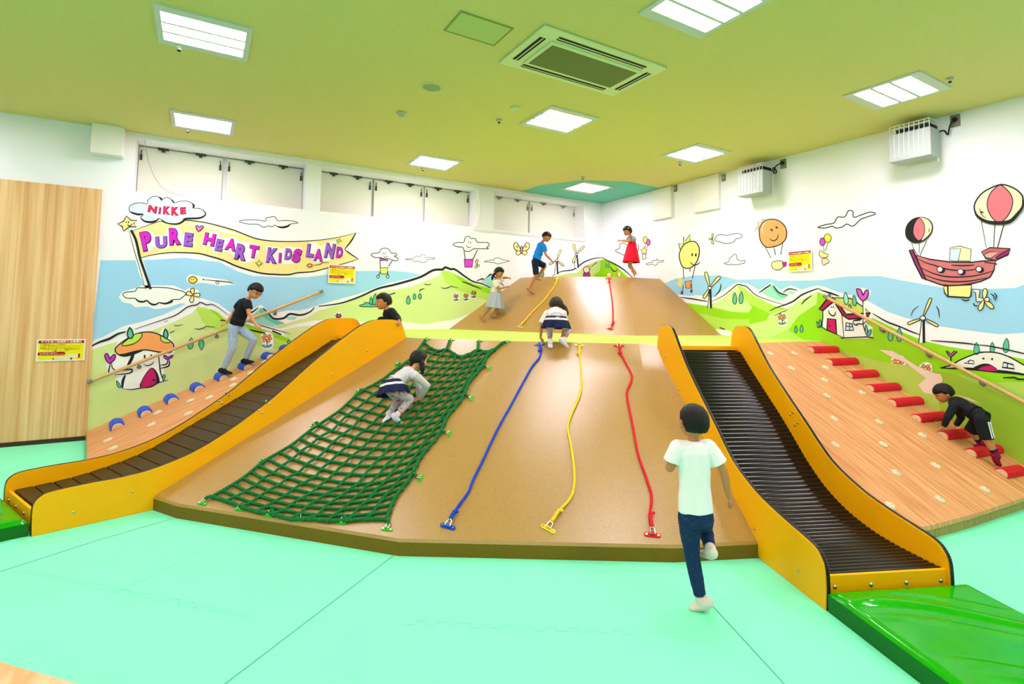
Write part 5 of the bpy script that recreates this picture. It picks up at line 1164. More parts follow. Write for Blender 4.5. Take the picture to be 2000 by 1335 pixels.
def fused(b, name, m, parent, vox=.0045, sm=4, wr=0, wf=14, seed=0, mats=None, matfn=None):
    me = bpy.data.meshes.new('t'); me.from_pydata([tuple(p) for p in b.v], [], b.f)
    bm = bmesh.new(); bm.from_mesh(me); bmesh.ops.recalc_face_normals(bm, faces=bm.faces); bm.to_mesh(me); bm.free()
    o = bpy.data.objects.new('t', me); COL.objects.link(o)
    r = o.modifiers.new('r', 'REMESH'); r.mode = 'VOXEL'; r.voxel_size = vox; r.adaptivity = 0
    if sm: s_ = o.modifiers.new('s', 'SMOOTH'); s_.factor = .5; s_.iterations = sm
    bpy.context.view_layer.update(); ne = bpy.data.meshes.new_from_object(o.evaluated_get(bpy.context.evaluated_depsgraph_get()))
    bpy.data.objects.remove(o); bpy.data.meshes.remove(me)
    if wr:
        N = [v.normal.copy() for v in ne.vertices]
        for v, n in zip(ne.vertices, N):
            q = v.co*wf+V((seed, 0, 0)); d = mnoise.noise(V((q.x, q.y, q.z*.55)))+.5*mnoise.noise(q*2.1); v.co = v.co+n*(d*wr)
    ne.name = name; ne.materials.clear()
    for m_ in (mats or [m]): ne.materials.append(m_)
    for p in ne.polygons:
        p.use_smooth = True
        p.material_index = matfn(p.center) if matfn else 0
    o = bpy.data.objects.new(name, ne); COL.objects.link(o); o.parent = parent; o.matrix_parent_inverse = parent_inv(parent); return o
SKIN = mat('skin', S(214, 150, 108), .55, sub=.06); SKIN_D = mat('skin_tan', S(184, 120, 78), .55, sub=.06); HAIR = mat('hair_black', (.008, .006, .006, 1), .38, bump=.5, bscale=420); HAIRB = mat('hair_dark_brown', (.03, .017, .008, 1), .4, bump=.5, bscale=420)
M_EYE = mat('eye_dark', (.01, .008, .008, 1), .2); LIP = mat('mouth_red', (.35, .05, .04, 1), .5); SOCKW = mat('sock_white', (.86, .70, .86, 1), .8); SOCKB = mat('sock_black', (.015, .014, .016, 1), .8)
def spec(m, base2, sc, thr=.55, kind='noise'):
    nt = m.node_tree; b = nt.nodes['Principled BSDF']; c0 = tuple(b.inputs['Base Color'].default_value)
    tc = nt.nodes.new('ShaderNodeTexCoord'); n = nt.nodes.new('ShaderNodeTexVoronoi' if kind == 'dots' else 'ShaderNodeTexNoise'); n.inputs['Scale'].default_value = sc; nt.links.new(tc.outputs['Object'], n.inputs[0])
    r = nt.nodes.new('ShaderNodeValToRGB'); r.color_ramp.interpolation = 'CONSTANT' if kind == 'dots' else 'LINEAR'
    if kind == 'dots': r.color_ramp.elements[0].color = base2; r.color_ramp.elements[1].color = c0; r.color_ramp.elements[1].position = thr
    else: r.color_ramp.elements[0].position = thr-.06; r.color_ramp.elements[1].position = thr+.06; r.color_ramp.elements[0].color = c0; r.color_ramp.elements[1].color = base2
    nt.links.new(n.outputs['Distance' if kind == 'dots' else 'Fac'], r.inputs[0]); nt.links.new(r.outputs[0], b.inputs['Base Color']); return m
def hair_mesh(b, c, f, u, r, s, fringe, nape, side, vol=1.0, rs=.0):
    """closed shell around the skull: full radius where hair grows, tucked inside the head where the face is"""
    nu, nv = 40, 30; n = len(b.v); rr = random.Random(5)
    for i in range(nv+1):
        th = math.pi*i/nv
        for j in range(nu):
            ph = 2*math.pi*j/nu; df, dr, du = math.sin(th)*math.cos(ph), math.sin(th)*math.sin(ph), math.cos(th)
            front = df
            lim = fringe if front > .42 else (side if front > -.15 else nape)
            if .25 < front <= .42: lim = fringe*.5+side*.5
            edge = max(0, min(1, (du-lim)/.10))
            k = .84+.20*min(1, edge*1.0)+(1.07*vol-1.04)*max(0, min(1, (du-lim)/.42))**.7
            if edge > .5: k += .016*mnoise.noise(V((df*7, dr*7, du*4)))
            b.v.append(tuple(c+(f*df*.079+r*dr*.070+u*du*.083)*s*k + (-f*.004*s)))
    for i in range(nv):
        for j in range(nu): j2 = (j+1) % nu; b.face((n+i*nu+j, n+(i+1)*nu+j, n+(i+1)*nu+j2, n+i*nu+j2))
def hand(b, w, d, pn, s, curl=.35, thumb=1):
    """w wrist, d direction of the fingers, pn palm normal; five separate fingers, thumb from the side of the palm"""
    d = V(d).normalized(); pn = V(pn); pn = (pn-d*pn.dot(d)).normalized(); sd = d.cross(pn)*thumb
    c = w+d*.022*s
    R = Matrix((sd, d, pn)).transposed(); b.ell(c, R, (.0195*s, .0235*s, .0095*s), 14, 10)
    for k, (o, L) in enumerate(((.0145, .026), (.005, .030), (-.005, .028), (-.0145, .021))):
        p0 = w+d*.038*s+sd*o*s; a = curl*(1+.15*k); p1 = p0+(d*math.cos(a)+pn*math.sin(a)+sd*o*3)*L*.45*s; p2 = p1+(d*math.cos(a*2)+pn*math.sin(a*2)+sd*o*3)*L*.33*s; p3 = p2+(d*math.cos(a*2.8)+pn*math.sin(a*2.8))*L*.24*s
        b.tube([p0-d*.006*s, p0, p1, p2, p3], [.0052*s, .0052*s, .0048*s, .0045*s, .0037*s], 8); b.ell(p3, None, (.0037*s,)*3, 8, 6)
    t0 = w+d*.012*s+sd*.014*s; t1 = t0+(sd*.8+d*.55+pn*.25).normalized()*.015*s; t2 = t1+(sd*.35+d*.85+pn*.3).normalized()*.013*s
    b.tube([t0, t1, t2], [.0068*s, .006*s, .0046*s], 8); b.ell(t2, None, (.0046*s,)*3, 8, 6)
def foot(b, ank, toe, s, up=ZZ, k=1.0, heel=.020):
    s = s*1.14; ank, toe = V(ank), V(toe); d = (toe-ank); d = (d-up*d.dot(up)*.0).normalized(); side = d.cross(up).normalized(); upn = side.cross(d)
    base = ank-upn*.026*s
    h = base-d*heel*s; m_ = base.lerp(toe, .55)
    R = Matrix((d, side, upn)).transposed()
    b.ell(h+upn*.004*s, R, (.021*s*k, .019*s*k, .021*s*k), 12, 8)
    loft(b, [h+upn*.004*s, base+upn*.006*s, m_+upn*.001*s, toe-d*.012*s-upn*.003*s, toe-upn*.005*s], side, [(.018*s*k, .018*s*k), (.0195*s*k, .023*s*k), (.022*s*k, .015*s*k), (.0225*s*k, .0105*s*k), (.014*s*k, .006*s*k)], 14)
    limb(b, [ank, base+upn*.008*s], [.0215*s*k, .020*s*k])
    return d, side, upn
def person(label, vw, D, s, J, face, hup, opt):
    """joints given as view x, view y, depth offset; D is the horizontal distance of the body plane"""
    x0, y0, kk = vw
    def W(j):
        x, y, dz = j; d = ray(x0+x/kk, y0+y/kk); return O+d*((D+dz)/d.dot(FH))
    P = {k: W(v) for k, v in J.items()}
    v3 = lambda v: RH*v[0]+ZZ*v[1]+FH*v[2]
    f = v3(face).normalized(); u = v3(hup); u = (u-f*u.dot(f)).normalized(); r = f.cross(u)
    sk = opt.get('skin', SKIN); vox = opt.get('vox', .0045); hd = P['head']
    root = thing('person', label, 'person', (P['pel'].x, P['pel'].y, min(P['aA'].z, P['aB'].z)), 'children playing on the slopes')
    lat = (P['sB']-P['sA']).normalized(); latp = (P['hB']-P['hA']).normalized()
    nk = P['neck']; pel = P['pel']; ch = P['chest']; w1 = pel.lerp(ch, .45)
    b = MB()
    T = [pel-(w1-pel).normalized()*.045*s, pel, w1, ch, nk.lerp(ch, .45), nk]; lats = [latp, latp, (lat+latp).normalized(), lat, lat, lat]
    loft(b, T, lats, [(x*s, y*s) for x, y in ((.060, .050), (.074, .058), (.064, .050), (.074, .054), (.060, .042), (.026, .026))])
    limb(b, [nk, nk.lerp(hd, .55)], [.027*s, .026*s])
    # head
    R = Matrix((f, r, u)).transposed(); H = hd
    b.ell(H+u*.006*s, R, (.074*s, .0655*s, .076*s), 24, 18)
    b.ell(H+f*.022*s-u*.036*s, R, (.047*s, .047*s, .040*s), 18, 12); b.ell(H+f*.046*s-u*.060*s, R, (.019*s, .022*s, .015*s), 12, 8)
    for q in (-1, 1):
        b.ell(H+f*.040*s-u*.028*s+r*q*.028*s, R, (.024*s, .022*s, .022*s), 12, 8)
        b.ell(H-f*.004*s-u*.014*s+r*q*.066*s, R, (.012*s, .007*s, .019*s), 12, 8)
    b.tube([H+f*.067*s-u*.002*s, H+f*.076*s-u*.020*s, H+f*.070*s-u*.026*s], [.006*s, .0095*s, .007*s], 8)
    # arms and legs
    for a in 'AB':
        S0, E_, Wr, Ht = P['s'+a], P['e'+a], P['w'+a], P['t'+a]
        limb(b, [ch.lerp(S0, .55), S0, S0.lerp(E_, .5), E_, E_.lerp(Wr, .35), Wr], [.034*s, .031*s, .026*s, .0205*s, .0205*s, .0140*s])
        pn = v3(opt.get('palm'+a, (0, -1, 0))); hand(b, Wr, Ht-Wr, pn, s*1.05, opt.get('curl', .35), opt.get('thumb'+a, 1))
        Hp, K, An, To = P['h'+a], P['k'+a], P['a'+a], P['f'+a]
        limb(b, [Hp, Hp.lerp(K, .5), K, K.lerp(An, .35), An], [.050*s, .043*s, .032*s, .030*s, .0195*s])
        up = v3(opt.get('fup'+a, (0, 1, 0))); fd = foot(b, An, To, s, up)
        if opt.get('toes'):
            for q in range(5): b.ell(To+fd[1]*(q-2)*.0085*s-fd[2]*.006*s-fd[0]*(abs(q-1)*.0035*s)+fd[0]*.004*s, None, ((.0058 if q else .0075)*s,)*3, 8, 6)
    body = fused(b, 'body', sk, root, vox, 3)
    # face
    ew = opt.get('eye', 1)
    for q in (-1, 1):
        b = MB(); b.ell(H+f*.0655*s+u*.006*s+r*q*.026*s, R, (.006*s, .0105*s, .0038*s*ew), 12, 8); e = b.build('eye', M_EYE, root, smooth=True)
        b = MB(); b.tube([H+f*.069*s+u*.022*s+r*q*.014*s, H+f*.068*s+u*.026*s+r*q*.027*s, H+f*.060*s+u*.022*s+r*q*.038*s], .0022*s, 6); b.build('eyebrow', HAIR, root)
    b = MB(); mo = opt.get('mouth', .3); b.ell(H+f*(.0685-.002*mo)*s-u*(.041-.002*mo)*s, R, (.0045*s, .0165*s, .003*s+.008*s*mo), 12, 8); b.build('mouth', LIP, root, smooth=True)
    # hair
    b = MB(); hs = opt.get('hair', (.42, -.75, -.05)); hair_mesh(b, H+u*.006*s, f, u, r, s, *hs, vol=opt.get('vol', 1.04))
    for T in opt.get('locks', []):
        Q = [H+(f*x+r*y+u*z)*s for x, y, z, _ in T]; limb(b, Q, [w_*s for *_, w_ in T])
    if opt.get('spiky'):
        for k in range(9):
            a = k*.7; q = H+u*.084*s+f*math.cos(a)*.02*s+r*math.sin(a)*.02*s; b.tube([q-u*.01*s, q+u*.012*s+f*.008*s*math.cos(a*3)+r*.012*s*math.sin(a*2)], [.005*s, .0015*s], 6)
    fused(b, 'hair', opt.get('haircol', HAIR), root, .004, 1, .0018*s, 90)
    for (x, y, z), m_ in opt.get('ties', []):
        b = MB(); b.ell(H+(f*x+r*y+u*z)*s, None, (.013*s,)*3, 10, 8); b.build('hair_tie', m_, root, smooth=True)
    # clothes
    c = opt['clothes']; g = 1.0
    if 'shirt' in c:
        q = c['shirt']; b = MB(); hem = P['hem'] if 'hem' in P else pel; bx = q.get('b', .0)
        Tp = [hem, hem.lerp(w1, .5), w1, ch, nk.lerp(ch, .40), nk.lerp(ch, .06)]
        loft(b, Tp, [latp, latp, (lat+latp).normalized(), lat, lat, lat], [(x*s, y*s) for x, y in ((.085+bx, .070+bx), (.082+bx, .067+bx), (.077+bx*.7, .064+bx*.7), (.086, .067), (.073, .054), (.038, .036))])
        for a in 'AB':
            S0, E_, Wr = P['s'+a], P['e'+a], P['w'+a]; sl = q['sleeve']
            if sl == 'long': limb(b, [ch.lerp(S0, .6), S0, S0.lerp(E_, .5), E_, E_.lerp(Wr, .5), E_.lerp(Wr, .93)], [.044*s, .040*s, .034*s, .0295*s, .027*s, .021*s], cap1=False)
            else: limb(b, [ch.lerp(S0, .6), S0, S0.lerp(E_, sl)], [.046*s, .042*s, .043*s], cap1=False)
        fused(b, q.get('name', 't_shirt'), q['m'], root, vox, 2, .0055*s, 13, len(label))
    if 'pants' in c:
        q = c['pants']; b = MB(); L = q['len']; w_ = q.get('w', 1)
        pw = q.get('pw', 1)*s
        loft(b, [pel-(w1-pel).normalized()*.055*s, pel, pel.lerp(w1, .5)], latp, [(.068*pw, .060*pw), (.081*pw, .066*pw), (.074*pw, .060*pw)])
        for a in 'AB':
            Hp, K, An = P['h'+a], P['k'+a], P['a'+a]
            if L <= 1: limb(b, [Hp, Hp.lerp(K, .5*L), Hp.lerp(K, L)], [.058*s*w_, .054*s*w_, .050*s*w_], cap1=False)
            else: limb(b, [Hp, Hp.lerp(K, .5), K, K.lerp(An, .45*(L-1)), K.lerp(An, L-1)], [.058*s*w_, .051*s*w_, .041*s*w_, .038*s*w_, .032*s*w_], cap1=False)
        fused(b, q.get('name', 'trousers'), q['m'], root, vox, 2, .0032*s, 20, len(label)+3)
        if q.get('stripe'):
            for a in q['stripe'][0]:
                Hp, K = P['h'+a], P['k'+a]; ax = (K-Hp).normalized(); od = q['stripe'][1]; od = v3(od); od = (od-ax*od.dot(ax)).normalized(); sd = ax.cross(od)
                for o in (-.011, .011):
                    b = MB(); b.tube([Hp.lerp(K, t)+od*(.0565-.008*t)*s*w_+sd*o*s for t in (.1, .3, .5, .7, .92)], .0048*s, 6); b.build('side_stripe', mat('stripe_white', (.85, .85, .85, 1), .7), root, smooth=True)
    if 'skirt' in c:
        q = c['skirt']; b = MB(); t0, t1 = W(q['top']), W(q['bot']); r0, r1 = q['r0']*s, q['r1']*s; ax = (t1-t0).normalized(); L = (t1-t0).length
        a_ = (latp-ax*latp.dot(ax)).normalized(); c_ = ax.cross(a_); N = 96; rows = 12; base = len(b.v); cut = v3(q['tilt']) if 'tilt' in q else None
        for k in range(rows+1):
            t = k/rows; rad = r0+(r1-r0)*(t**.8)
            for j in range(N):
                an = 2*math.pi*j/N; fl = 1+q.get('fl', .07)*t*math.sin(an*q.get('nf', 11)+.7*math.sin(3*an)); 
                p_ = t0+ax*(L*t)+(a_*math.cos(an)+c_*math.sin(an)*q.get('flat', .8))*rad*fl
                if cut is not None: p_ = p_+ax*(cut.dot((a_*math.cos(an)+c_*math.sin(an)))*t*L*q.get('tk', .3))
                b.v.append(tuple(p_))
        for k in range(rows):
            b.mi = 1 if q.get('band') and q['band'][0] <= k < q['band'][1] else 0
            for j in range(N): j2 = (j+1) % N; b.face((base+k*N+j, base+k*N+j2, base+(k+1)*N+j2, base+(k+1)*N+j))
        o = b.build(q.get('name', 'skirt'), [q['m'], q.get('bm', q['m'])], root, smooth=70)
        so = o.modifiers.new('thick', 'SOLIDIFY'); so.thickness = .003; so.offset = -1
    if 'bodice' in c:
        q = c['bodice']; b = MB(); t0, t1 = W(q['a']), W(q['b']); loft(b, [t0, t0.lerp(t1, .5), t1], lat, [(x*s, y*s) for x, y in q['r']]); fused(b, 'bodice', q['m'], root, vox, 2)
        for L in q.get('straps', []): b = MB(); b.tube(catmull([W(p_) for p_ in L], 4), .006*s, 8); b.build('strap', q['m'], root, smooth=True)
    if 'sock' in c:
        q = c['sock']
        for a in 'AB':
            K, An, To = P['k'+a], P['a'+a], P['f'+a]; b = MB(); foot(b, An, To, s, v3(opt.get('fup'+a, (0, 1, 0))), 1.16); limb(b, [An, An.lerp(K, q.get('h', .12))], [.026*s, .0275*s], cap1=False); so = fused(b, 'sock', q['m'], root, .0045, 2)
            if q.get('cuff'):
                b = MB(); limb(b, [An.lerp(K, q['h']*.72), An.lerp(K, q['h']*1.05)], [.0295*s, .0295*s], cap0=False, cap1=False); fused(b, 'sock_cuff', q['cuff'], so, .0045, 1)
    if opt.get('glasses'):
        b = MB()
        for q in (-1, 1):
            cc = H+f*.074*s+u*.004*s+r*q*.026*s; b.tube([cc+(r*math.cos(t)*.019+u*math.sin(t)*.013)*s for t in [2*math.pi*i/16 for i in range(16)]], .0016*s, 6, closed=True, caps=False); b.tube([H+f*.072*s+u*.008*s+r*q*.044*s, H+f*.03*s+u*.004*s+r*q*.068*s, H-f*.005*s-u*.002*s+r*q*.069*s], .0016*s, 6)
        b.tube([H+f*.078*s+u*.006*s-r*.007*s, H+f*.078*s+u*.006*s+r*.007*s], .0016*s, 6); b.build('glasses', M_BLACK, root)
    if opt.get('extra'): opt['extra'](root, H, f, r, u, s, W, P)
    return root
TEE_W = mat('tee_white', (.93, .84, .87, 1), .8); TEE_B = mat('tee_black', (.008, .009, .013, 1), .8); TEE_S = mat('tee_sky', S(20, 128, 226), .75)
JEAN_D = spec(mat('jeans_dark', S(22, 44, 84), .8), S(34, 58, 98), 70, .62); JEAN_L = spec(mat('jeans_pale', S(148, 176, 208), .8), S(166, 190, 218), 60, .5)
NAVY = mat('navy_cloth', (.008, .012, .045, 1), .8); NAVYD = spec(mat('navy_dotted', (.010, .012, .055, 1), .8), (.30, .30, .42, 1), 130, .14, 'dots'); GREYM = mat('jersey_grey', (.66, .58, .60, 1), .85); CREAMJ = mat('jersey_cream', (.84, .74, .72, 1), .85)
LEGG = spec(mat('leggings_floral', S(206, 190, 200), .8), S(204, 90, 112), 34, .60); REDC = mat('red_dress', S(226, 12, 48), .75); REDC = spec(REDC, S(196, 4, 34), 60, .55); WHTB = mat('lace_white', (.80, .79, .76, 1), .8); GINGH = spec(mat('gingham_grey', S(150, 154, 166), .85), S(176, 180, 192), 220, .5); PINK = mat('tie_pink', S(226, 90, 190), .5); STRIPE = spec(mat('sleeve_stripe', S(186, 184, 190), .8), S(90, 94, 98), 150, .5); YELB = mat('bow_yellow', S(250, 210, 20), .5)
SOCKR = spec(mat('sock_red', S(150, 20, 50), .8), S(30, 20, 40), 60, .56)
def dep(x, y, tris): p = near_hit(x, y, tris)[0]; return (p-O).dot(FH)
LONGB = [(-.045, 0, .02, .045), (-.06, 0, -.04, .035)]
# 1 boy running in the foreground, seen from behind
D1 = (onz(1361, 1193, 0)-O).dot(FH)
person('boy in a white t-shirt and dark jeans running towards the slope, seen from behind', (1270, 770, 2.967), D1, 1.0,
    dict(head=(249, 160, .0), neck=(251, 262, .0), chest=(250, 330, 0), pel=(264, 690, .0), hem=(266, 672, 0), sA=(160, 308, 0), sB=(342, 306, 0), eA=(112, 425, .0), wA=(128, 420, .12), tA=(130, 400, .17), eB=(424, 436, -.02), wB=(455, 588, .0), tB=(478, 650, .02),
         hA=(224, 705, 0), hB=(302, 700, 0), kA=(243, 940, .03), aA=(294, 1190, 0), fA=(226, 1236, .03), kB=(318, 775, .14), aB=(348, 892, -.0), fB=(292, 918, .105)), (-.22, -.05, 1), (.03, 1, .1),
    dict(vox=.0038, hair=(.30, -.70, -.02), vol=1.0, spiky=True, haircol=HAIR, skin=mat('skin_mid', S(196, 128, 84), .55, sub=.06), palmB=(-1, 0, .2), thumbB=-1, fupA=(0, 1, 0), fupB=(.1, 1, 0),
         clothes=dict(shirt=dict(sleeve=.72, m=TEE_W, b=.002), pants=dict(len=1.88, m=JEAN_D, name='jeans', w=.95), sock=dict(m=mat('sock_pale', (.74, .62, .56, 1), .8), h=.10))))
# 2 boy climbing the blue steps
D2 = dep(445, 737, RLT)
person('boy with glasses in a black t-shirt and pale jeans walking up the blue steps', (420, 540, 6.675), D2, 1.06,
    dict(head=(524, 192, 0), neck=(425, 285, 0), chest=(395, 345, 0), pel=(265, 640, 0), hem=(282, 625, 0), sA=(345, 330, .11), sB=(425, 345, -.10), eA=(245, 460, .16), wA=(150, 600, .15), tA=(70, 628, .14), eB=(440, 475, -.13), wB=(535, 630, -.12), tB=(610, 690, -.10),
         hA=(235, 660, -.04), hB=(305, 660, .05), kA=(225, 930, -.05), aA=(110, 1205, -.02), fA=(222, 1262, -.02), kB=(505, 815, .06), aB=(400, 1080, .12), fB=(505, 1110, .12)), (.80, -.52, -.42), (.35, .9, .05),
    dict(vox=.005, hair=(.22, -.55, -.12), vol=1.08, glasses=True, mouth=.15, palmA=(0, -1, .3), palmB=(-.4, -.6, .6), thumbB=1,
         clothes=dict(shirt=dict(sleeve=.62, m=TEE_B), pants=dict(len=1.93, m=JEAN_L, name='jeans', w=.95), sock=dict(m=SOCKB, h=.10))))
# 3 boy sitting at the top of the left slide
D3 = (at(SL, 2.98, .36, 1.19)-O).dot(FH); HD3 = (at(SL, 2.7, .01, 1.37)-O).dot(FH)-D3
person('smiling boy in black sitting down at the top of the left slide', (720, 560, 16.69), D3, 1.05,
    dict(head=(480, 490, 0), neck=(610, 720, .0), chest=(670, 830, 0), pel=(800, 1360, 0), hem=(790, 1290, 0), sA=(590, 800, .08), sB=(770, 800, -.09), eA=(560, 1080, .12), wA=(480, 1280, .14), tA=(380, 1360, .14), eB=(950, 1000, -.19), wB=(1000, 1100, HD3-.0), tB=(965, 1200, HD3-.03),
         hA=(740, 1400, .06), hB=(780, 1400, -.06), kA=(420, 1090, .07), aA=(130, 1420, .05), fA=(-120, 1400, .05), kB=(400, 1095, -.05), aB=(120, 1440, -.04), fB=(-130, 1430, -.04)), (-.85, -.12, -.52), (-.25, 1, -.1),
    dict(vox=.005, hair=(.30, -.6, -.22), vol=1.06, mouth=.8, curl=.75, palmB=(-.3, -1, .2), skin=mat('skin_warm', S(208, 134, 88), .55, sub=.06), clothes=dict(shirt=dict(sleeve='long', m=TEE_B, name='sweater'), pants=dict(len=1.9, m=TEE_B), sock=dict(m=SOCKB, h=.1))))
# 4 girl crouching on the net
D4 = dep(772, 832, LTRI)
PT = [[(-.02, -.062, -.03, .020), (-.03, -.078, -.07, .026), (-.02, -.080, -.115, .024), (-.01, -.075, -.155, .012)], [(-.02, .062, -.03, .020), (-.03, .078, -.07, .026), (-.02, .080, -.115, .024), (-.01, .075, -.155, .012)]]
person('girl in a grey jersey and navy skirt crouching on the green net', (720, 680, 8.343), D4+.02, .88,
    dict(head=(822, 195, .16), neck=(735, 330, .10), chest=(660, 400, .08), pel=(355, 600, .0), hem=(392, 552, .01), sA=(700, 395, .17), sB=(760, 440, .00), eA=(830, 640, .22), wA=(815, 790, .26), tA=(770, 850, .26), eB=(950, 600, .06), wB=(835, 840, .19), tB=(765, 870, .24),
         hA=(330, 640, .06), hB=(420, 650, -.05), kA=(490, 850, .16), aA=(330, 1055, .06), fA=(240, 1205, .02), kB=(680, 830, .08), aB=(455, 1090, -.01), fB=(545, 1235, .04)), (.62, -.35, .66), (-.2, 1, .35),
    dict(vox=.0042, hair=(.25, -.72, -.45), vol=1.10, locks=PT, ties=[((-.025, -.070, -.045), PINK), ((-.025, .070, -.045), PINK)], haircol=HAIR, palmA=(-.3, 0, .9), palmB=(-.3, 0, .9), curl=.8,
         clothes=dict(shirt=dict(sleeve='long', m=GREYM, name='jersey'), pants=dict(len=1.78, m=LEGG, name='leggings', w=.94, pw=.97), skirt=dict(top=(385, 525, .03), bot=(400, 752, .0), r0=.105, r1=.165, m=NAVYD, bm=WHTB, band=(3, 5), fl=.10, nf=9, flat=.85), sock=dict(m=SOCKW, h=.16))))
# 5 girl bending over at the top of the lower slope
D5 = dep(1075, 680, LTRI)
person('girl in a cream jersey and navy skirt bending over the lime walkway edge', (1040, 580, 12.13), D5+.0, .86,
    dict(head=(560, 190, .30), neck=(560, 300, .22), chest=(545, 360, .18), pel=(575, 540, .0), hem=(570, 490, .04), sA=(350, 400, .19), sB=(730, 380, .19), eA=(215, 640, .16), wA=(190, 960, .12), tA=(265, 1070, .10), eB=(760, 700, .20), wB=(700, 940, .22), tB=(630, 1020, .22),
         hA=(470, 600, .02), hB=(690, 590, .02), kA=(400, 760, .10), aA=(420, 1060, .0), fA=(425, 1200, -.02), kB=(860, 740, .09), aB=(745, 1010, .0), fB=(850, 1215, .03)), (-.10, -.62, .75), (0, .85, .5),
    dict(vox=.0045, hair=(.25, -.8, -.5), vol=1.12, haircol=HAIRB, locks=[[(-.03, .060, -.01, .022), (-.02, .095, -.05, .03), (0, .115, -.11, .028), (0, .105, -.17, .012)]], ties=[((-.055, .055, .0), PINK)], skin=mat('skin_mid', S(196, 128, 84), .55), palmA=(0, -1, .2), palmB=(0, -1, .2),
         clothes=dict(shirt=dict(sleeve=.95, m=CREAMJ, name='jersey', b=.004), pants=dict(len=1.62, m=LEGG, name='leggings', w=.94, pw=.97), skirt=dict(top=(560, 455, .04), bot=(555, 740, .030), r0=.112, r1=.158, m=NAVYD, bm=WHTB, band=(2, 4), fl=.10, nf=9, flat=.95), sock=dict(m=SOCKW, h=.16))))
# 6 girl walking up the upper slope
D6 = dep(955, 626, UTRI)
person('girl in a white lace blouse and grey skirt walking barefoot up the upper slope', (930, 515, 11.125), D6, .90,
    dict(head=(497, 195, 0), neck=(440, 330, 0), chest=(440, 400, 0), pel=(430, 660, 0), hem=(440, 610, 0), sA=(480, 400, .09), sB=(410, 410, -.08), eA=(600, 300, .14), wA=(690, 305, .10), tA=(770, 305, .08), eB=(495, 545, -.10), wB=(660, 500, -.08), tB=(735, 475, -.06),
         hA=(400, 700, .0), hB=(450, 700, .0), kA=(290, 950, -.03), aA=(140, 1150, .0), fA=(195, 1255, .0), kB=(490, 920, .03), aB=(390, 1105, .0), fB=(500, 1145, .0)), (.85, -.32, -.35), (.25, 1, 0),
    dict(vox=.005, skin=SKIN_D, toes=True, hair=(.20, -.75, -.25), vol=1.08, mouth=.1, curl=.9, locks=[[(-.04, .06, -.03, .022), (-.05, .07, -.08, .026), (-.045, .07, -.14, .016)]], ties=[((-.045, .068, -.02), PINK)], palmA=(0, -1, 0), palmB=(0, -1, .2),
         clothes=dict(shirt=dict(sleeve=.7, m=spec(mat('lace_blouse', S(224, 214, 196), .85), S(196, 186, 156), 200, .55), name='blouse'), skirt=dict(top=(440, 600, 0), bot=(400, 960, 0), r0=.080, r1=.155, m=GINGH, fl=.11, nf=9, flat=.8))))
# 7 boy in blue running up near the ridge
D7 = dep(1041, 574, UTRI)
person('boy in a bright blue t-shirt and navy shorts stepping up beside the short yellow rope', (1020, 445, 9.89), D7, .90,
    dict(head=(470, 175, 0), neck=(385, 275, 0), chest=(365, 340, 0), pel=(265, 640, 0), hem=(272, 600, 0), sA=(330, 330, .09), sB=(420, 345, -.08), eA=(300, 480, .13), wA=(340, 570, .12), tA=(370, 610, .12), eB=(450, 510, -.10), wB=(575, 640, -.08), tB=(630, 700, -.06),
         hA=(240, 650, -.03), hB=(290, 660, .04), kA=(270, 905, -.02), aA=(145, 1170, .0), fA=(235, 1262, .0), kB=(440, 735, .06), aB=(300, 960, .12), fB=(375, 1005, .14)), (.80, -.50, -.30), (.3, .95, 0),
    dict(vox=.005, skin=SKIN_D, toes=True, hair=(.25, -.55, -.1), vol=1.04, curl=.9, palmA=(0, -1, 0), palmB=(-.5, -.5, 0), clothes=dict(shirt=dict(sleeve=.62, m=TEE_S, b=.006), pants=dict(len=.98, m=NAVY, name='shorts', w=1.0))))
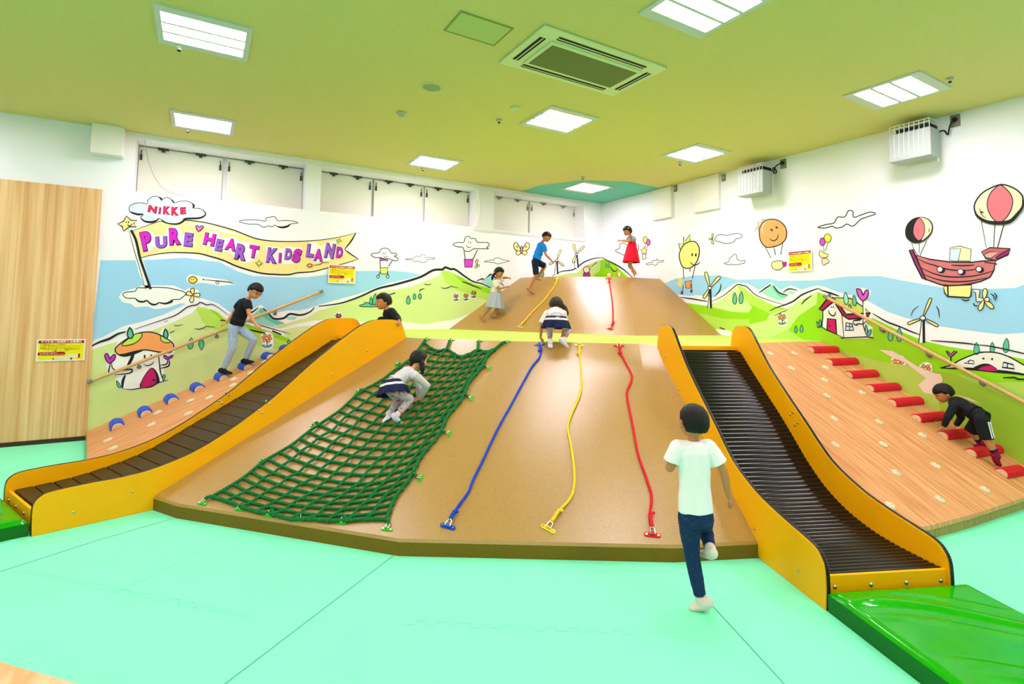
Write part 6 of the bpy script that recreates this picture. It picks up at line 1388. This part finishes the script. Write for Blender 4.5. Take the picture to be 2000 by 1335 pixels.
# 8 girl in the red dress on the ridge
D8 = dep(1240, 544, UTRI)
def red_extra(root, H, f, r, u, s, W, P):
    for k in (-1, 1):
        b = MB(); b.ell(H+f*-.005*s-r*.066*s+u*(.035+k*.012)*s+f*k*.012*s, None, (.014*s,)*3, 10, 8); b.build('hair_bow', YELB, root, smooth=True)
person('laughing girl in a red dress running barefoot along the top ridge', (1195, 435, 11.614), D8, .84,
    dict(head=(350, 190, 0), neck=(440, 315, 0), chest=(465, 370, 0), pel=(440, 640, 0), hem=(455, 480, 0), sA=(385, 350, .08), sB=(500, 360, -.07), eA=(370, 400, .09), wA=(195, 400, .10), tA=(100, 385, .09), eB=(390, 415, -.05), wB=(240, 410, -.0), tB=(150, 400, .02),
         hA=(420, 760, .04), hB=(450, 760, -.03), kA=(400, 940, .04), aA=(500, 1090, .1), fA=(560, 1160, .12), kB=(400, 985, -.01), aB=(520, 1100, .0), fB=(520, 1215, .0)), (-.90, -.25, -.35), (-.15, 1, 0),
    dict(vox=.0048, skin=mat('skin_mid', S(196, 128, 84), .55), toes=True, hair=(.18, -.85, -.35), vol=1.10, mouth=.9, palmA=(0, -1, 0), palmB=(0, -1, 0), extra=red_extra,
         clothes=dict(shirt=dict(sleeve=.5, m=STRIPE, name='striped_shirt'), bodice=dict(a=(455, 400, 0), b=(455, 490, 0), r=((.076, .060), (.084, .068), (.088, .072)), m=REDC, straps=[[(430, 320, -.09), (440, 350, -.095), (460, 410, -.085)]]),
                      skirt=dict(top=(455, 470, 0), bot=(440, 900, 0), r0=.088, r1=.185, m=REDC, fl=.08, nf=8, flat=.8, name='dress_skirt'))))
# 9 boy climbing the red steps on hands and feet
D9 = dep(1950, 918, RRT)
person('boy in a black top and striped shorts climbing the red steps on all fours', (1810, 740, 7.418), D9, .96,
    dict(head=(245, 205, .40), neck=(375, 290, .36), chest=(440, 350, .32), pel=(760, 520, .14), hem=(720, 500, .16), sA=(400, 390, .24), sB=(430, 350, .43), eA=(300, 560, .24), wA=(245, 690, .27), tA=(160, 745, .32), eB=(500, 560, .44), wB=(415, 680, .46), tB=(340, 715, .48),
         hA=(790, 590, .07), hB=(760, 570, .19), kA=(880, 880, .04), aA=(1020, 1120, .02), fA=(1045, 1255, .04), kB=(640, 760, .26), aB=(785, 930, .27), fB=(650, 975, .30)), (-.80, -.45, .28), (-.35, .9, .2),
    dict(vox=.005, hair=(.14, -.6, -.20), vol=1.02, mouth=.1, palmA=(0, -1, .2), palmB=(0, -1, .2), fupA=(.6, .8, 0), skin=mat('skin_mid', S(196, 128, 84), .55),
         clothes=dict(shirt=dict(sleeve='long', m=TEE_B, name='long_sleeved_top', b=.004), pants=dict(len=.98, m=TEE_B, name='shorts', w=1.05, stripe=('A', (.25, .1, -1))), sock=dict(m=SOCKR, h=.42, cuff=NAVY))))
